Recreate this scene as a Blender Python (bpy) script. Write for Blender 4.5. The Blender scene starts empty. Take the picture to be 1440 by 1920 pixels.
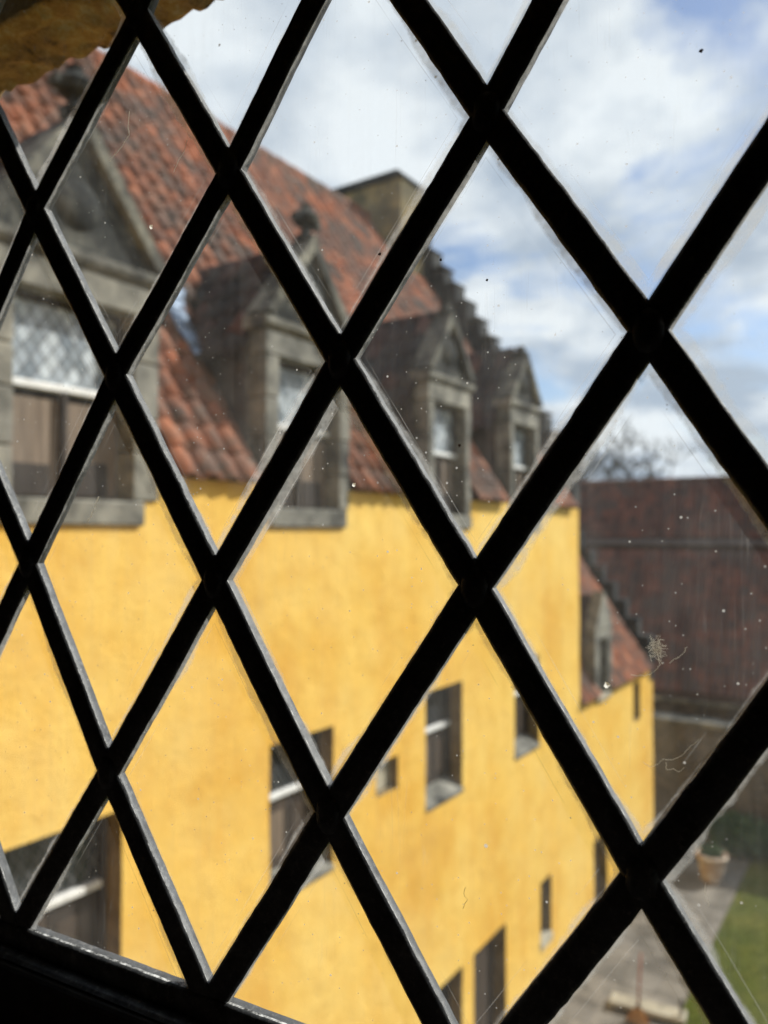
import bpy, bmesh, math, random
from mathutils import Vector, Matrix, noise
random.seed(7)
R = math.radians
scene = bpy.context.scene
col = scene.collection

# ------------------------------------------------------------------ camera, sky, sun, exposure
E = 7.8                                             # eye height above the courtyard
HEAD, PITCH = R(34.0), R(1.6)
cam = bpy.data.cameras.new('camera'); camo = bpy.data.objects.new('camera', cam); col.objects.link(camo)
cam.sensor_fit = 'HORIZONTAL'; cam.sensor_width = 36.0; cam.lens = 36.0
cam.clip_start = 0.01; cam.clip_end = 2000
cam.dof.use_dof = True; cam.dof.focus_distance = 0.288; cam.dof.aperture_fstop = 36.0 / 3.0
camo.location = (0, 0, E); camo.rotation_euler = (R(90) + PITCH, 0, HEAD)
scene.camera = camo

SUN = Vector((0.62, 0.75, 0.85)).normalized()
w = bpy.data.worlds.new('World'); scene.world = w; w.use_nodes = True
nt = w.node_tree; nt.nodes.clear()
def wn(t, **k):
    n = nt.nodes.new(t)
    for a, b in k.items(): setattr(n, a, b)
    return n
L = nt.links.new
sky = wn('ShaderNodeTexSky', sky_type='NISHITA'); sky.sun_disc = False
sky.sun_elevation = math.asin(SUN.z); sky.sun_rotation = math.atan2(SUN.x, SUN.y)
tc = wn('ShaderNodeTexCoord'); sep = wn('ShaderNodeSeparateXYZ'); L(tc.outputs['Generated'], sep.inputs[0])
zz = wn('ShaderNodeMath', operation='MAXIMUM'); L(sep.outputs[2], zz.inputs[0]); zz.inputs[1].default_value = 0.0
za = wn('ShaderNodeMath', operation='ADD'); L(zz.outputs[0], za.inputs[0]); za.inputs[1].default_value = 0.28
dx = wn('ShaderNodeMath', operation='DIVIDE'); L(sep.outputs[0], dx.inputs[0]); L(za.outputs[0], dx.inputs[1])
dy = wn('ShaderNodeMath', operation='DIVIDE'); L(sep.outputs[1], dy.inputs[0]); L(za.outputs[0], dy.inputs[1])
cmb = wn('ShaderNodeCombineXYZ'); L(dx.outputs[0], cmb.inputs[0]); L(dy.outputs[0], cmb.inputs[1])
cmb.inputs[2].default_value = 17.73
n1 = wn('ShaderNodeTexNoise'); n1.inputs['Scale'].default_value = 2.1; n1.inputs['Detail'].default_value = 6; n1.inputs['Roughness'].default_value = 0.55; n1.inputs['Distortion'].default_value = 0.35
mo = wn('ShaderNodeMapping'); mo.inputs['Location'].default_value = (-0.04, 0.15, 0); L(cmb.outputs[0], mo.inputs[0]); L(mo.outputs[0], n1.inputs['Vector'])
cr = wn('ShaderNodeValToRGB'); cr.color_ramp.elements[0].position = 0.36; cr.color_ramp.elements[1].position = 0.47
cr.color_ramp.elements[0].color = (0, 0, 0, 1); cr.color_ramp.elements[1].color = (1, 1, 1, 1)
L(n1.outputs[0], cr.inputs[0])
n2 = wn('ShaderNodeTexNoise'); n2.inputs['Scale'].default_value = 3.3; n2.inputs['Detail'].default_value = 4; n2.inputs['Roughness'].default_value = 0.55
mp = wn('ShaderNodeMapping'); mp.inputs['Location'].default_value = (4.2, 1.7, 0.4); L(cmb.outputs[0], mp.inputs[0]); L(mp.outputs[0], n2.inputs['Vector'])
cc = wn('ShaderNodeValToRGB'); cc.color_ramp.elements[0].position = 0.40; cc.color_ramp.elements[1].position = 0.60
cc.color_ramp.elements[0].color = (0.45, 0.53, 0.64, 1); cc.color_ramp.elements[1].color = (0.84, 0.89, 0.94, 1)
L(n2.outputs[0], cc.inputs[0])
csc = wn('ShaderNodeVectorMath', operation='SCALE'); L(cc.outputs[0], csc.inputs[0]); csc.inputs[3].default_value = 8.5
ssc = wn('ShaderNodeVectorMath', operation='MULTIPLY'); L(sky.outputs[0], ssc.inputs[0]); ssc.inputs[1].default_value = (1.15, 1.15, 1.2)
mx = wn('ShaderNodeMix', data_type='RGBA'); L(cr.outputs[0], mx.inputs[0]); L(ssc.outputs[0], mx.inputs[6]); L(csc.outputs[0], mx.inputs[7])
bg = wn('ShaderNodeBackground'); bg.inputs[1].default_value = 0.1; L(mx.outputs[2], bg.inputs[0])
wo = wn('ShaderNodeOutputWorld'); L(bg.outputs[0], wo.inputs[0])

sl = bpy.data.lights.new('sun', 'SUN'); sl.energy = 4.6; sl.angle = R(0.53); sl.color = (1.0, 0.96, 0.90)
so = bpy.data.objects.new('sun', sl); col.objects.link(so)
so.rotation_euler = (-SUN).to_track_quat('-Z', 'Y').to_euler(); so.location = (30, 30, 60)

vs = scene.view_settings
vs.view_transform = 'Standard'; vs.look = 'None'; vs.gamma = 1.0; vs.exposure = 0.42; vs.use_curve_mapping = False
scene.render.engine = 'CYCLES'
cy = scene.cycles
cy.use_denoising = True; cy.max_bounces = 6; cy.diffuse_bounces = 3; cy.glossy_bounces = 2; cy.transparent_max_bounces = 24
cy.sample_clamp_indirect = 6.0; cy.caustics_reflective = False; cy.caustics_refractive = False

# ------------------------------------------------------------------ materials
MATS = {}
class Mat:
    """small helper around a Principled material"""
    def __init__(s, name, base=(0.5, 0.5, 0.5), rough=0.8, metal=0.0, spec=0.3):
        m = bpy.data.materials.new(name); m.use_nodes = True
        s.m = m; s.t = m.node_tree; s.b = s.t.nodes['Principled BSDF']; s.out = s.t.nodes['Material Output']
        s.b.inputs['Base Color'].default_value = (*base, 1); s.b.inputs['Roughness'].default_value = rough
        s.b.inputs['Metallic'].default_value = metal; s.b.inputs['Specular IOR Level'].default_value = spec
        s.tc = s.t.nodes.new('ShaderNodeTexCoord'); MATS[name] = m
    def n(s, t, **k):
        x = s.t.nodes.new(t)
        for a, b in k.items(): setattr(x, a, b)
        return x
    def l(s, a, b): s.t.links.new(a, b)
    def noise(s, scale, detail=5, rough=0.55, stretch=None, vec=None, dist=0.0):
        x = s.n('ShaderNodeTexNoise'); x.inputs['Scale'].default_value = scale; x.inputs['Detail'].default_value = detail
        x.inputs['Roughness'].default_value = rough; x.inputs['Distortion'].default_value = dist
        v = vec or s.tc.outputs['Object']
        if stretch:
            mp = s.n('ShaderNodeMapping'); mp.inputs['Scale'].default_value = stretch; s.l(v, mp.inputs[0]); v = mp.outputs[0]
        s.l(v, x.inputs['Vector']); return x.outputs[0]
    def ramp(s, fac, stops):
        x = s.n('ShaderNodeValToRGB'); e = x.color_ramp.elements
        while len(e) < len(stops): e.new(0.5)
        for el, (p, c) in zip(e, stops): el.position = p; el.color = (*c, 1) if len(c) == 3 else c
        s.l(fac, x.inputs[0]); return x.outputs[0]
    def mix(s, fac, a, b, mode='MIX'):
        x = s.n('ShaderNodeMix', data_type='RGBA', blend_type=mode)
        for sock, v in ((0, fac), (6, a), (7, b)):
            if isinstance(v, (int, float)): x.inputs[sock].default_value = v
            elif isinstance(v, tuple): x.inputs[sock].default_value = (*v, 1)
            else: s.l(v, x.inputs[sock])
        return x.outputs[2]
    def math(s, op, a, b=None, c=None):
        x = s.n('ShaderNodeMath', operation=op)
        for i, v in enumerate((a, b, c)):
            if v is None: continue
            if isinstance(v, (int, float)): x.inputs[i].default_value = v
            else: s.l(v, x.inputs[i])
        return x.outputs[0]
    def color(s, c): s.l(c, s.b.inputs['Base Color'])
    def bump(s, h, strength=0.4, dist=0.02):
        x = s.n('ShaderNodeBump'); x.inputs['Strength'].default_value = strength; x.inputs['Distance'].default_value = dist
        s.l(h, x.inputs['Height']); s.l(x.outputs[0], s.b.inputs['Normal'])

# yellow lime harling with streaks and patches
m = Mat('harling', rough=0.95, spec=0.1)
a = m.ramp(m.noise(0.55, 6, 0.62), [(0.36, (0.75, 0.435, 0.08)), (0.5, (0.82, 0.53, 0.125)), (0.66, (0.85, 0.59, 0.17))])
st = m.ramp(m.noise(1.8, 5, 0.65, stretch=(1, 1, 0.16)), [(0.48, (1, 1, 1)), (0.74, (0.86, 0.70, 0.46))])
fine = m.ramp(m.noise(4, 7, 0.72), [(0.34, (0.86, 0.78, 0.66)), (0.52, (1, 1, 1)), (0.7, (1.03, 1.03, 1.06))])
m.color(m.mix(0.55, m.mix(0.5, a, st, 'MULTIPLY'), fine, 'MULTIPLY'))
hb = m.math('ADD', m.math('MULTIPLY', m.noise(2.6, 4, 0.6), 2.2), m.noise(28, 5, 0.75)); m.bump(hb, 0.5, 0.03)
m = Mat('weathered_shaded_harling', rough=0.95, spec=0.1)  # chimney: weathering, plus shade of its near face put into the colour
m.color(m.ramp(m.noise(2.2, 7, 0.65), [(0.36, (0.11, 0.098, 0.068)), (0.52, (0.20, 0.165, 0.095)), (0.68, (0.38, 0.27, 0.12))])); m.bump(m.noise(40, 5, 0.7), 0.5, 0.02)
# ochre harling of the near lintel, coarser grains
m = Mat('ochre_harling', rough=0.95, spec=0.1)
m.color(m.ramp(m.noise(60, 8, 0.78), [(0.37, (0.20, 0.115, 0.045)), (0.46, (0.50, 0.29, 0.095)), (0.55, (0.64, 0.41, 0.15)), (0.63, (0.74, 0.60, 0.36))]))
m.bump(m.noise(170, 6, 0.75), 1.0, 0.006)
def stone(name, lo, mid, hi, sc=3.5, rough=0.9, b=0.5):
    m = Mat(name, rough=rough, spec=0.15)
    big = m.ramp(m.noise(sc, 7, 0.66), [(0.34, lo), (0.5, mid), (0.66, hi)])
    oi = m.n('ShaderNodeObjectInfo')
    tone = m.ramp(oi.outputs['Random'], [(0, (0.82, 0.82, 0.82)), (1, (1.08, 1.06, 1.02))])
    m.color(m.mix(1.0, big, tone, 'MULTIPLY')); m.bump(m.noise(30, 6, 0.7), b, 0.012)
stone('sandstone', (0.045, 0.046, 0.044), (0.19, 0.187, 0.165), (0.34, 0.33, 0.285), 2.6)
stone('sandstone_dark', (0.03, 0.032, 0.032), (0.095, 0.095, 0.09), (0.22, 0.215, 0.19), 2.6)
stone('sooty_cope', (0.025, 0.027, 0.027), (0.085, 0.085, 0.076), (0.27, 0.26, 0.21), 2.6)
stone('sandstone_pale', (0.24, 0.22, 0.18), (0.40, 0.37, 0.29), (0.50, 0.46, 0.37))
stone('sooty_stone', (0.014, 0.016, 0.017), (0.032, 0.035, 0.035), (0.12, 0.12, 0.105), 3.4)
stone('crow_stone', (0.016, 0.018, 0.021), (0.034, 0.037, 0.040), (0.08, 0.08, 0.076), 3.0)
stone('rubble', (0.05, 0.045, 0.04), (0.12, 0.105, 0.09), (0.22, 0.19, 0.155), 4.0)
stone('mortar', (0.08, 0.075, 0.068), (0.13, 0.12, 0.105), (0.19, 0.17, 0.15), 6.0)
stone('paving', (0.09, 0.085, 0.077), (0.165, 0.155, 0.14), (0.235, 0.22, 0.20), 2.0)
stone('reveal_brown', (0.12, 0.09, 0.05), (0.21, 0.165, 0.095), (0.30, 0.24, 0.15), 4.0)  # window reveals, darker and browner than the harled front
stone('gravel_bed', (0.10, 0.09, 0.08), (0.19, 0.17, 0.15), (0.28, 0.25, 0.22), 14.0)
def tiles(name, cols, li_c=(0.085, 0.082, 0.075), sp_c=(0.17, 0.15, 0.12)):
    m = Mat(name, rough=0.85, spec=0.2)
    oi = m.n('ShaderNodeObjectInfo'); ge = m.n('ShaderNodeNewGeometry')
    r = m.math('FRACT', m.math('ADD', m.math('MULTIPLY', oi.outputs['Random'], 7.31), m.math('MULTIPLY', ge.outputs['Random Per Island'], 3.7)))
    c = m.ramp(r, cols)
    gl = m.n('ShaderNodeNewGeometry')
    li = m.noise(1.7, 6, 0.68, vec=gl.outputs['Position'])
    c = m.mix(m.ramp(li, [(0.41, (0, 0, 0)), (0.60, (0.85, 0.85, 0.85))]), c, li_c)
    sp = m.noise(9, 6, 0.75, vec=gl.outputs['Position'])
    c = m.mix(m.ramp(sp, [(0.5, (0, 0, 0)), (0.72, (0.8, 0.8, 0.8))]), c, sp_c)
    m.color(c); m.bump(m.noise(35, 4, 0.6, vec=gl.outputs['Position']), 0.35, 0.008)
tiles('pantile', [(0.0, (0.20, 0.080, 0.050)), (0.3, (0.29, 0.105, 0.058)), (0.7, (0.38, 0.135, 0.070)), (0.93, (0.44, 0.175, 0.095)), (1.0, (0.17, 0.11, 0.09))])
tiles('pantile_shade', [(0.0, (0.028, 0.022, 0.024)), (0.55, (0.05, 0.032, 0.030)), (0.85, (0.13, 0.048, 0.036)), (1.0, (0.04, 0.036, 0.036))], (0.03, 0.031, 0.034), (0.06, 0.052, 0.048))  # dormer tiles: the darkness of their shaded slopes is put into the colour
tiles('pantile_barn', [(0.0, (0.075, 0.042, 0.038)), (0.4, (0.135, 0.060, 0.048)), (0.8, (0.20, 0.082, 0.060)), (1.0, (0.09, 0.062, 0.056))], (0.078, 0.062, 0.058), (0.12, 0.09, 0.08))
m = Mat('roof_felt', (0.055, 0.035, 0.028), 0.95)
m = Mat('slate', rough=0.6); m.color(m.ramp(m.noise(5), [(0.3, (0.035, 0.037, 0.04)), (0.7, (0.09, 0.09, 0.092))])); m.bump(m.noise(30), 0.4, 0.01)
stone('slate_pale', (0.08, 0.065, 0.065), (0.11, 0.092, 0.09), (0.15, 0.125, 0.12))
m = Mat('cheek_slate', rough=0.7); m.color(m.ramp(m.noise(6, 6, 0.65), [(0.3, (0.045, 0.036, 0.035)), (0.7, (0.13, 0.105, 0.095))])); m.bump(m.noise(26), 0.5, 0.012)
m = Mat('lead_flashing', rough=0.5, metal=0.5, spec=0.4); m.color(m.ramp(m.noise(5), [(0.3, (0.17, 0.22, 0.30)), (0.7, (0.28, 0.35, 0.45))]))  # blue of the reflected sky is put into the lead's colour
m = Mat('white_paint', rough=0.5); m.color(m.ramp(m.noise(12), [(0.3, (0.62, 0.62, 0.60)), (0.6, (0.80, 0.80, 0.78))]))
def wood(name, lo, hi, sc=(30, 30, 1.2)):
    m = Mat(name, rough=0.75); g = m.noise(1.0, 7, 0.65, stretch=sc, dist=0.3)
    m.color(m.ramp(g, [(0.3, lo), (0.7, hi)])); m.bump(g, 0.3, 0.004)
wood('oak_shutter', (0.085, 0.060, 0.042), (0.27, 0.205, 0.15))
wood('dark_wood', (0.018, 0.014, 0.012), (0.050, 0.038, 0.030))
wood('door_wood', (0.035, 0.026, 0.020), (0.085, 0.062, 0.046))
wood('room_panel', (0.06, 0.045, 0.03), (0.13, 0.095, 0.065))
wood('broom_handle', (0.20, 0.055, 0.032), (0.34, 0.11, 0.07), (20, 20, 1))
m = Mat('dark_pane', (0.014, 0.017, 0.020), 0.06, spec=0.5); m.bump(m.noise(5, 3), 0.05, 0.01)
m = Mat('pale_pane', rough=0.08, spec=0.6)
oi = m.n('ShaderNodeObjectInfo'); ge = m.n('ShaderNodeNewGeometry')
r = m.math('FRACT', m.math('ADD', m.math('MULTIPLY', oi.outputs['Random'], 5.3), m.math('MULTIPLY', ge.outputs['Random Per Island'], 2.9)))
m.color(m.ramp(r, [(0, (0.16, 0.19, 0.21)), (0.5, (0.34, 0.38, 0.41)), (1.0, (0.55, 0.60, 0.63))]))
m = Mat('straw', rough=0.85); m.color(m.ramp(m.noise(40), [(0.3, (0.36, 0.17, 0.05)), (0.7, (0.62, 0.36, 0.13))]))
m = Mat('terracotta', rough=0.85); m.color(m.ramp(m.noise(7, 6), [(0.35, (0.38, 0.24, 0.15)), (0.5, (0.48, 0.36, 0.26)), (0.66, (0.62, 0.55, 0.47))]))
m = Mat('soil', (0.05, 0.038, 0.028), 0.95)
m = Mat('lawn', rough=0.95, spec=0.1)
m.color(m.ramp(m.noise(0.9, 8, 0.7), [(0.3, (0.05, 0.075, 0.013)), (0.5, (0.085, 0.10, 0.017)), (0.7, (0.15, 0.14, 0.03))])); m.bump(m.noise(40, 6, 0.7), 0.6, 0.03)
m = Mat('grass_blade', rough=0.8); oi = m.n('ShaderNodeNewGeometry')
m.color(m.ramp(oi.outputs['Random Per Island'], [(0, (0.045, 0.075, 0.014)), (0.6, (0.09, 0.115, 0.022)), (1, (0.18, 0.17, 0.045))]))
m = Mat('leaf', rough=0.6); oi = m.n('ShaderNodeNewGeometry')
m.color(m.ramp(oi.outputs['Random Per Island'], [(0, (0.018, 0.050, 0.020)), (0.6, (0.04, 0.09, 0.03)), (1, (0.08, 0.13, 0.045))]))
m = Mat('bark', rough=0.9); m.color(m.ramp(m.noise(3), [(0.3, (0.06, 0.05, 0.042)), (0.7, (0.13, 0.11, 0.09))]))
m = Mat('twig', rough=0.9); m.color(m.ramp(m.noise(0.8), [(0.3, (0.032, 0.029, 0.024)), (0.7, (0.062, 0.055, 0.042))]))
m = Mat('field', rough=0.95); m.color(m.ramp(m.noise(0.2, 8), [(0.3, (0.05, 0.075, 0.025)), (0.7, (0.10, 0.11, 0.04))]))
# old lead of the lattice: dull, oxidised, scuffed
m = Mat('lead', rough=0.55, metal=0.35, spec=0.35)
g1 = m.noise(90, 8, 0.7); g2 = m.noise(420, 5, 0.7)
m.color(m.mix(m.ramp(g2, [(0.55, (0, 0, 0)), (0.75, (0.7, 0.7, 0.7))]), m.ramp(g1, [(0.3, (0.045, 0.046, 0.048)), (0.6, (0.12, 0.125, 0.13)), (0.8, (0.26, 0.26, 0.255))]), (0.33, 0.32, 0.30)))
m.l(m.ramp(g1, [(0.3, (0.7, 0.7, 0.7)), (0.8, (0.42, 0.42, 0.42))]), m.b.inputs['Roughness']); m.bump(m.math('ADD', g1, m.math('MULTIPLY', g2, 0.35)), 0.45, 0.0012)
m = Mat('lead_grey', (0.11, 0.115, 0.12), 0.6)
m = Mat('putty_glint', rough=0.9)  # pale putty on came sides; broken sunlit rim highlights put into its colour
m.color(m.ramp(m.noise(300, 6, 0.7), [(0.40, (0.06, 0.06, 0.058)), (0.5, (0.34, 0.34, 0.33)), (0.6, (0.80, 0.80, 0.78))])); m.bump(m.noise(500, 5), 0.6, 0.0008)
m = Mat('casement_paint', rough=0.5); m.color(m.ramp(m.noise(70, 7), [(0.35, (0.020, 0.019, 0.018)), (0.7, (0.045, 0.042, 0.038)), (0.82, (0.16, 0.15, 0.13))])); m.bump(m.noise(160, 6), 0.4, 0.001)
m = Mat('lint', (0.75, 0.72, 0.65), 0.95)
tl = m.n('ShaderNodeBsdfTranslucent'); tl.inputs[0].default_value = (0.85, 0.82, 0.74, 1); ms = m.n('ShaderNodeMixShader'); ms.inputs[0].default_value = 0.75
m.l(m.b.outputs[0], ms.inputs[1]); m.l(tl.outputs[0], ms.inputs[2]); m.l(ms.outputs[0], m.out.inputs[0])
m = Mat('speck', (0.10, 0.045, 0.03), 0.9)

# window glass: clear with a Fresnel sheen, dust, spots, fine scratches and putty smears near the leads
def glass_material(dirty):
    g = Mat('old_glass' if dirty else 'clear_glass'); t = g.t; t.nodes.remove(g.b)
    P = g.tc.outputs['Object']
    tr = g.n('ShaderNodeBsdfTransparent'); tr.inputs[0].default_value = (0.975, 0.985, 0.98, 1)
    gl = g.n('ShaderNodeBsdfGlossy'); gl.inputs['Roughness'].default_value = 0.02
    ge = g.n('ShaderNodeNewGeometry'); dt = g.n('ShaderNodeVectorMath', operation='DOT_PRODUCT'); g.l(ge.outputs['Normal'], dt.inputs[0]); g.l(ge.outputs['Incoming'], dt.inputs[1])
    k = g.math('SUBTRACT', 1.0, g.math('ABSOLUTE', dt.outputs['Value'])); sch = g.math('MULTIPLY_ADD', g.math('POWER', k, 5.0), 0.5, 0.03)
    clear = g.n('ShaderNodeMixShader'); g.l(sch, clear.inputs[0]); g.l(tr.outputs[0], clear.inputs[1]); g.l(gl.outputs[0], clear.inputs[2])
    if not dirty: g.l(clear.outputs[0], g.out.inputs[0]); return
    df = g.n('ShaderNodeBsdfDiffuse'); df.inputs[0].default_value = (0.62, 0.62, 0.60, 1)
    tl = g.n('ShaderNodeBsdfTranslucent'); tl.inputs[0].default_value = (0.66, 0.66, 0.64, 1)
    dirt = g.n('ShaderNodeMixShader'); dirt.inputs[0].default_value = 0.65; g.l(df.outputs[0], dirt.inputs[1]); g.l(tl.outputs[0], dirt.inputs[2])
    def step(v, a, b): return g.ramp(v, [(a, (0, 0, 0)), (b, (1, 1, 1))])
    # even film of dust with cloudy patches
    film = g.math('MULTIPLY_ADD', g.math('MULTIPLY_ADD', step(g.noise(1.0, 4, 0.6, stretch=(260, 260, 9)), 0.45, 0.75), 0.35, step(g.noise(22, 5, 0.65), 0.40, 0.8)), 0.085, 0.026)
    # spots at three sizes; only some cells carry one
    def spots(scale, rad, keep, amt):
        v = g.n('ShaderNodeTexVoronoi'); v.inputs['Scale'].default_value = scale; g.l(P, v.inputs['Vector'])
        sp = g.n('ShaderNodeSeparateColor'); g.l(v.outputs['Color'], sp.inputs[0])
        on = g.math('GREATER_THAN', sp.outputs[0], keep)
        rr = g.math('MULTIPLY', g.math('MULTIPLY_ADD', sp.outputs[1], 0.8, 0.3), rad)
        soft = g.math('SUBTRACT', 1.0, g.math('DIVIDE', v.outputs['Distance'], rr))
        soft = g.math('MULTIPLY', g.math('MINIMUM', g.math('MAXIMUM', soft, 0.0), 0.5), 2.0)
        return g.math('MULTIPLY', g.math('MULTIPLY', soft, on), amt)
    s = g.math('ADD', g.math('ADD', spots(520, 0.26, 0.84, 0.5), spots(260, 0.16, 0.90, 0.7)), spots(70, 0.06, 0.88, 0.8))
    # scratches: thin ridges of stretched noise, only in some areas
    def scratch(ang, sc, seed):
        mp = g.n('ShaderNodeMapping'); mp.inputs['Rotation'].default_value = (0, ang, 0); mp.inputs['Scale'].default_value = (sc, 1, sc * 0.03); mp.inputs['Location'].default_value = (seed, 0, seed)
        g.l(P, mp.inputs[0])
        nz = g.noise(1.0, 2, 0.4, vec=mp.outputs[0])
        line = g.math('SUBTRACT', 1.0, g.math('MINIMUM', g.math('MULTIPLY', g.math('ABSOLUTE', g.math('SUBTRACT', nz, 0.5)), 150.0), 1.0))
        area = step(g.noise(30, 3, 0.6, vec=mp.outputs[0]) if False else g.noise(24 + seed, 4, 0.6), 0.56, 0.66)
        return g.math('MULTIPLY', g.math('MULTIPLY', line, area), 0.10)
    sc = g.math('ADD', scratch(0.15, 150.0, 1.3), scratch(-0.7, 120.0, 4.1))
    # smears and putty residue along the leads (uv holds rhombus coordinates)
    uv = g.n('ShaderNodeUVMap'); uv.uv_map = 'rhomb'
    sx = g.n('ShaderNodeSeparateXYZ'); g.l(uv.outputs[0], sx.inputs[0])
    e = g.math('SUBTRACT', 1.0, g.math('ADD', g.math('ABSOLUTE', g.math('SUBTRACT', sx.outputs[0], 0.5)), g.math('ABSOLUTE', g.math('SUBTRACT', sx.outputs[1], 0.5))))
    e = g.math('SUBTRACT', g.math('MULTIPLY', e, 91.4), 45.7)        # millimetres in from the pane edge
    oi = g.n('ShaderNodeObjectInfo')
    jag = g.math('MULTIPLY', g.math('SUBTRACT', g.noise(60, 4, 0.65), 0.45), 4.5)
    side = g.math('MULTIPLY', step(g.noise(11, 2), 0.45, 0.66), 3.2)
    lim = g.math('ADD', g.math('ADD', 5.9, jag), side)
    sm = g.math('MINIMUM', g.math('MAXIMUM', g.math('MULTIPLY', g.math('SUBTRACT', lim, e), 0.8), 0.0), 1.0)
    sm = g.math('MULTIPLY', sm, g.math('MULTIPLY_ADD', g.noise(260, 2, 0.7), 0.75, 0.0))
    # a thin pale line a little way in from the leads, on some panes
    off = g.math('MULTIPLY_ADD', oi.outputs['Random'], 3.0, 9.0)
    ln = g.math('ABSOLUTE', g.math('SUBTRACT', g.math('ADD', e, g.math('MULTIPLY', g.noise(14, 2), 2.0)), off))
    ln = g.math('MULTIPLY', g.math('MAXIMUM', g.math('SUBTRACT', 1.0, g.math('MULTIPLY', ln, 4.0)), 0.0), 0.30)
    ln = g.math('MULTIPLY', ln, step(g.noise(17, 3), 0.46, 0.56))
    tot = g.math('MINIMUM', g.math('ADD', g.math('ADD', film, s), g.math('ADD', sc, g.math('ADD', sm, ln))), 0.85)
    fin = g.n('ShaderNodeMixShader'); g.l(tot, fin.inputs[0]); g.l(clear.outputs[0], fin.inputs[1]); g.l(dirt.outputs[0], fin.inputs[2])
    g.l(fin.outputs[0], g.out.inputs[0])
glass_material(True); glass_material(False)

# ------------------------------------------------------------------ mesh helpers
def tag(o, label=None, cat=None, group=None, kind=None):
    if label: o['label'] = label
    if cat: o['category'] = cat
    if group: o['group'] = group
    if kind: o['kind'] = kind
    return o
def empty(name, loc=(0, 0, 0)):
    o = bpy.data.objects.new(name, None); o.empty_display_size = 0.2; col.objects.link(o); o.location = loc
    return o
def link(name, me, parent=None):
    o = bpy.data.objects.new(name, me); col.objects.link(o)
    if parent is not None: o.parent = parent
    return o
class MB:
    def __init__(s): s.v = []; s.f = []
    def add(s, vs, fs):
        k = len(s.v); s.v += [tuple(p) for p in vs]; s.f += [tuple(i + k for i in f) for f in fs]; return s
    def box(s, x0, x1, y0, y1, z0, z1):
        return s.add([(x0, y0, z0), (x1, y0, z0), (x1, y1, z0), (x0, y1, z0), (x0, y0, z1), (x1, y0, z1), (x1, y1, z1), (x0, y1, z1)],
                     [(0, 3, 2, 1), (4, 5, 6, 7), (0, 1, 5, 4), (1, 2, 6, 5), (2, 3, 7, 6), (3, 0, 4, 7)])
    def quad(s, a, b, c, d): return s.add([a, b, c, d], [(0, 1, 2, 3)])
    def prism(s, poly, axis, a, b):
        """poly: list of 2-D points in the plane across `axis` (x: (y,z), y: (x,z), z: (x,y)), extruded a..b"""
        def P(p, t): return {'x': (t, p[0], p[1]), 'y': (p[0], t, p[1]), 'z': (p[0], p[1], t)}[axis]
        n = len(poly)
        return s.add([P(p, a) for p in poly] + [P(p, b) for p in poly],
                     [tuple(range(n)), tuple(range(2 * n - 1, n - 1, -1))] + [(i, i + n, (i + 1) % n + n, (i + 1) % n) for i in range(n)])
    def tube(s, pts, rads, n=6, cap=True):
        pts = [Vector(p) for p in pts]; rings = []
        for i, p in enumerate(pts):
            d = (pts[min(i + 1, len(pts) - 1)] - pts[max(i - 1, 0)]).normalized()
            a = d.orthogonal().normalized(); b = d.cross(a)
            r = rads[i] if isinstance(rads, (list, tuple)) else rads
            rings.append([p + (a * math.cos(t) + b * math.sin(t)) * r for t in [2 * math.pi * k / n for k in range(n)]])
        vs = [q for r_ in rings for q in r_]
        fs = [(i * n + k, i * n + (k + 1) % n, (i + 1) * n + (k + 1) % n, (i + 1) * n + k) for i in range(len(pts) - 1) for k in range(n)]
        if cap: fs += [tuple(range(n - 1, -1, -1)), tuple(range((len(pts) - 1) * n, len(pts) * n))]
        return s.add(vs, fs)
    def lathe(s, prof, c, n=24):
        vs = []; fs = []
        for r, z in prof:
            vs += [(c[0] + r * math.cos(2 * math.pi * k / n), c[1] + r * math.sin(2 * math.pi * k / n), c[2] + z) for k in range(n)]
        for i in range(len(prof) - 1):
            fs += [(i * n + k, i * n + (k + 1) % n, (i + 1) * n + (k + 1) % n, (i + 1) * n + k) for k in range(n)]
        return s.add(vs, fs)
    def mesh(s, name, mat, fix=True):
        me = bpy.data.meshes.new(name); me.from_pydata(s.v, [], s.f)
        if fix:
            bm = bmesh.new(); bm.from_mesh(me); bmesh.ops.recalc_face_normals(bm, faces=bm.faces); bm.to_mesh(me); bm.free()
        me.materials.append(MATS[mat]); return me
    def build(s, name, mat, parent=None, smooth=False, bevel=0.0, fix=True):
        me = s.mesh(name, mat, fix)
        if bevel:
            bm = bmesh.new(); bm.from_mesh(me)
            bmesh.ops.bevel(bm, geom=[e for e in bm.edges], offset=bevel, segments=1, affect='EDGES', clamp_overlap=True); bm.to_mesh(me); bm.free()
        if smooth:
            for p in me.polygons: p.use_smooth = True
        return link(name, me, parent)
# pixel of the photograph (1440 x 1920) -> ray from the eye, used to lay out real positions
FW = Vector((-math.sin(HEAD) * math.cos(PITCH), math.cos(HEAD) * math.cos(PITCH), math.sin(PITCH)))
RT = Vector((math.cos(HEAD), math.sin(HEAD), 0)); UP = RT.cross(FW)
EYE = Vector((0, 0, E))
def project(p):
    d = Vector(p) - EYE; z = d.dot(FW)
    if z < 0.01: return None
    return 720 + 1440 * d.dot(RT) / z, 960 - 1440 * d.dot(UP) / z, z

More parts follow.
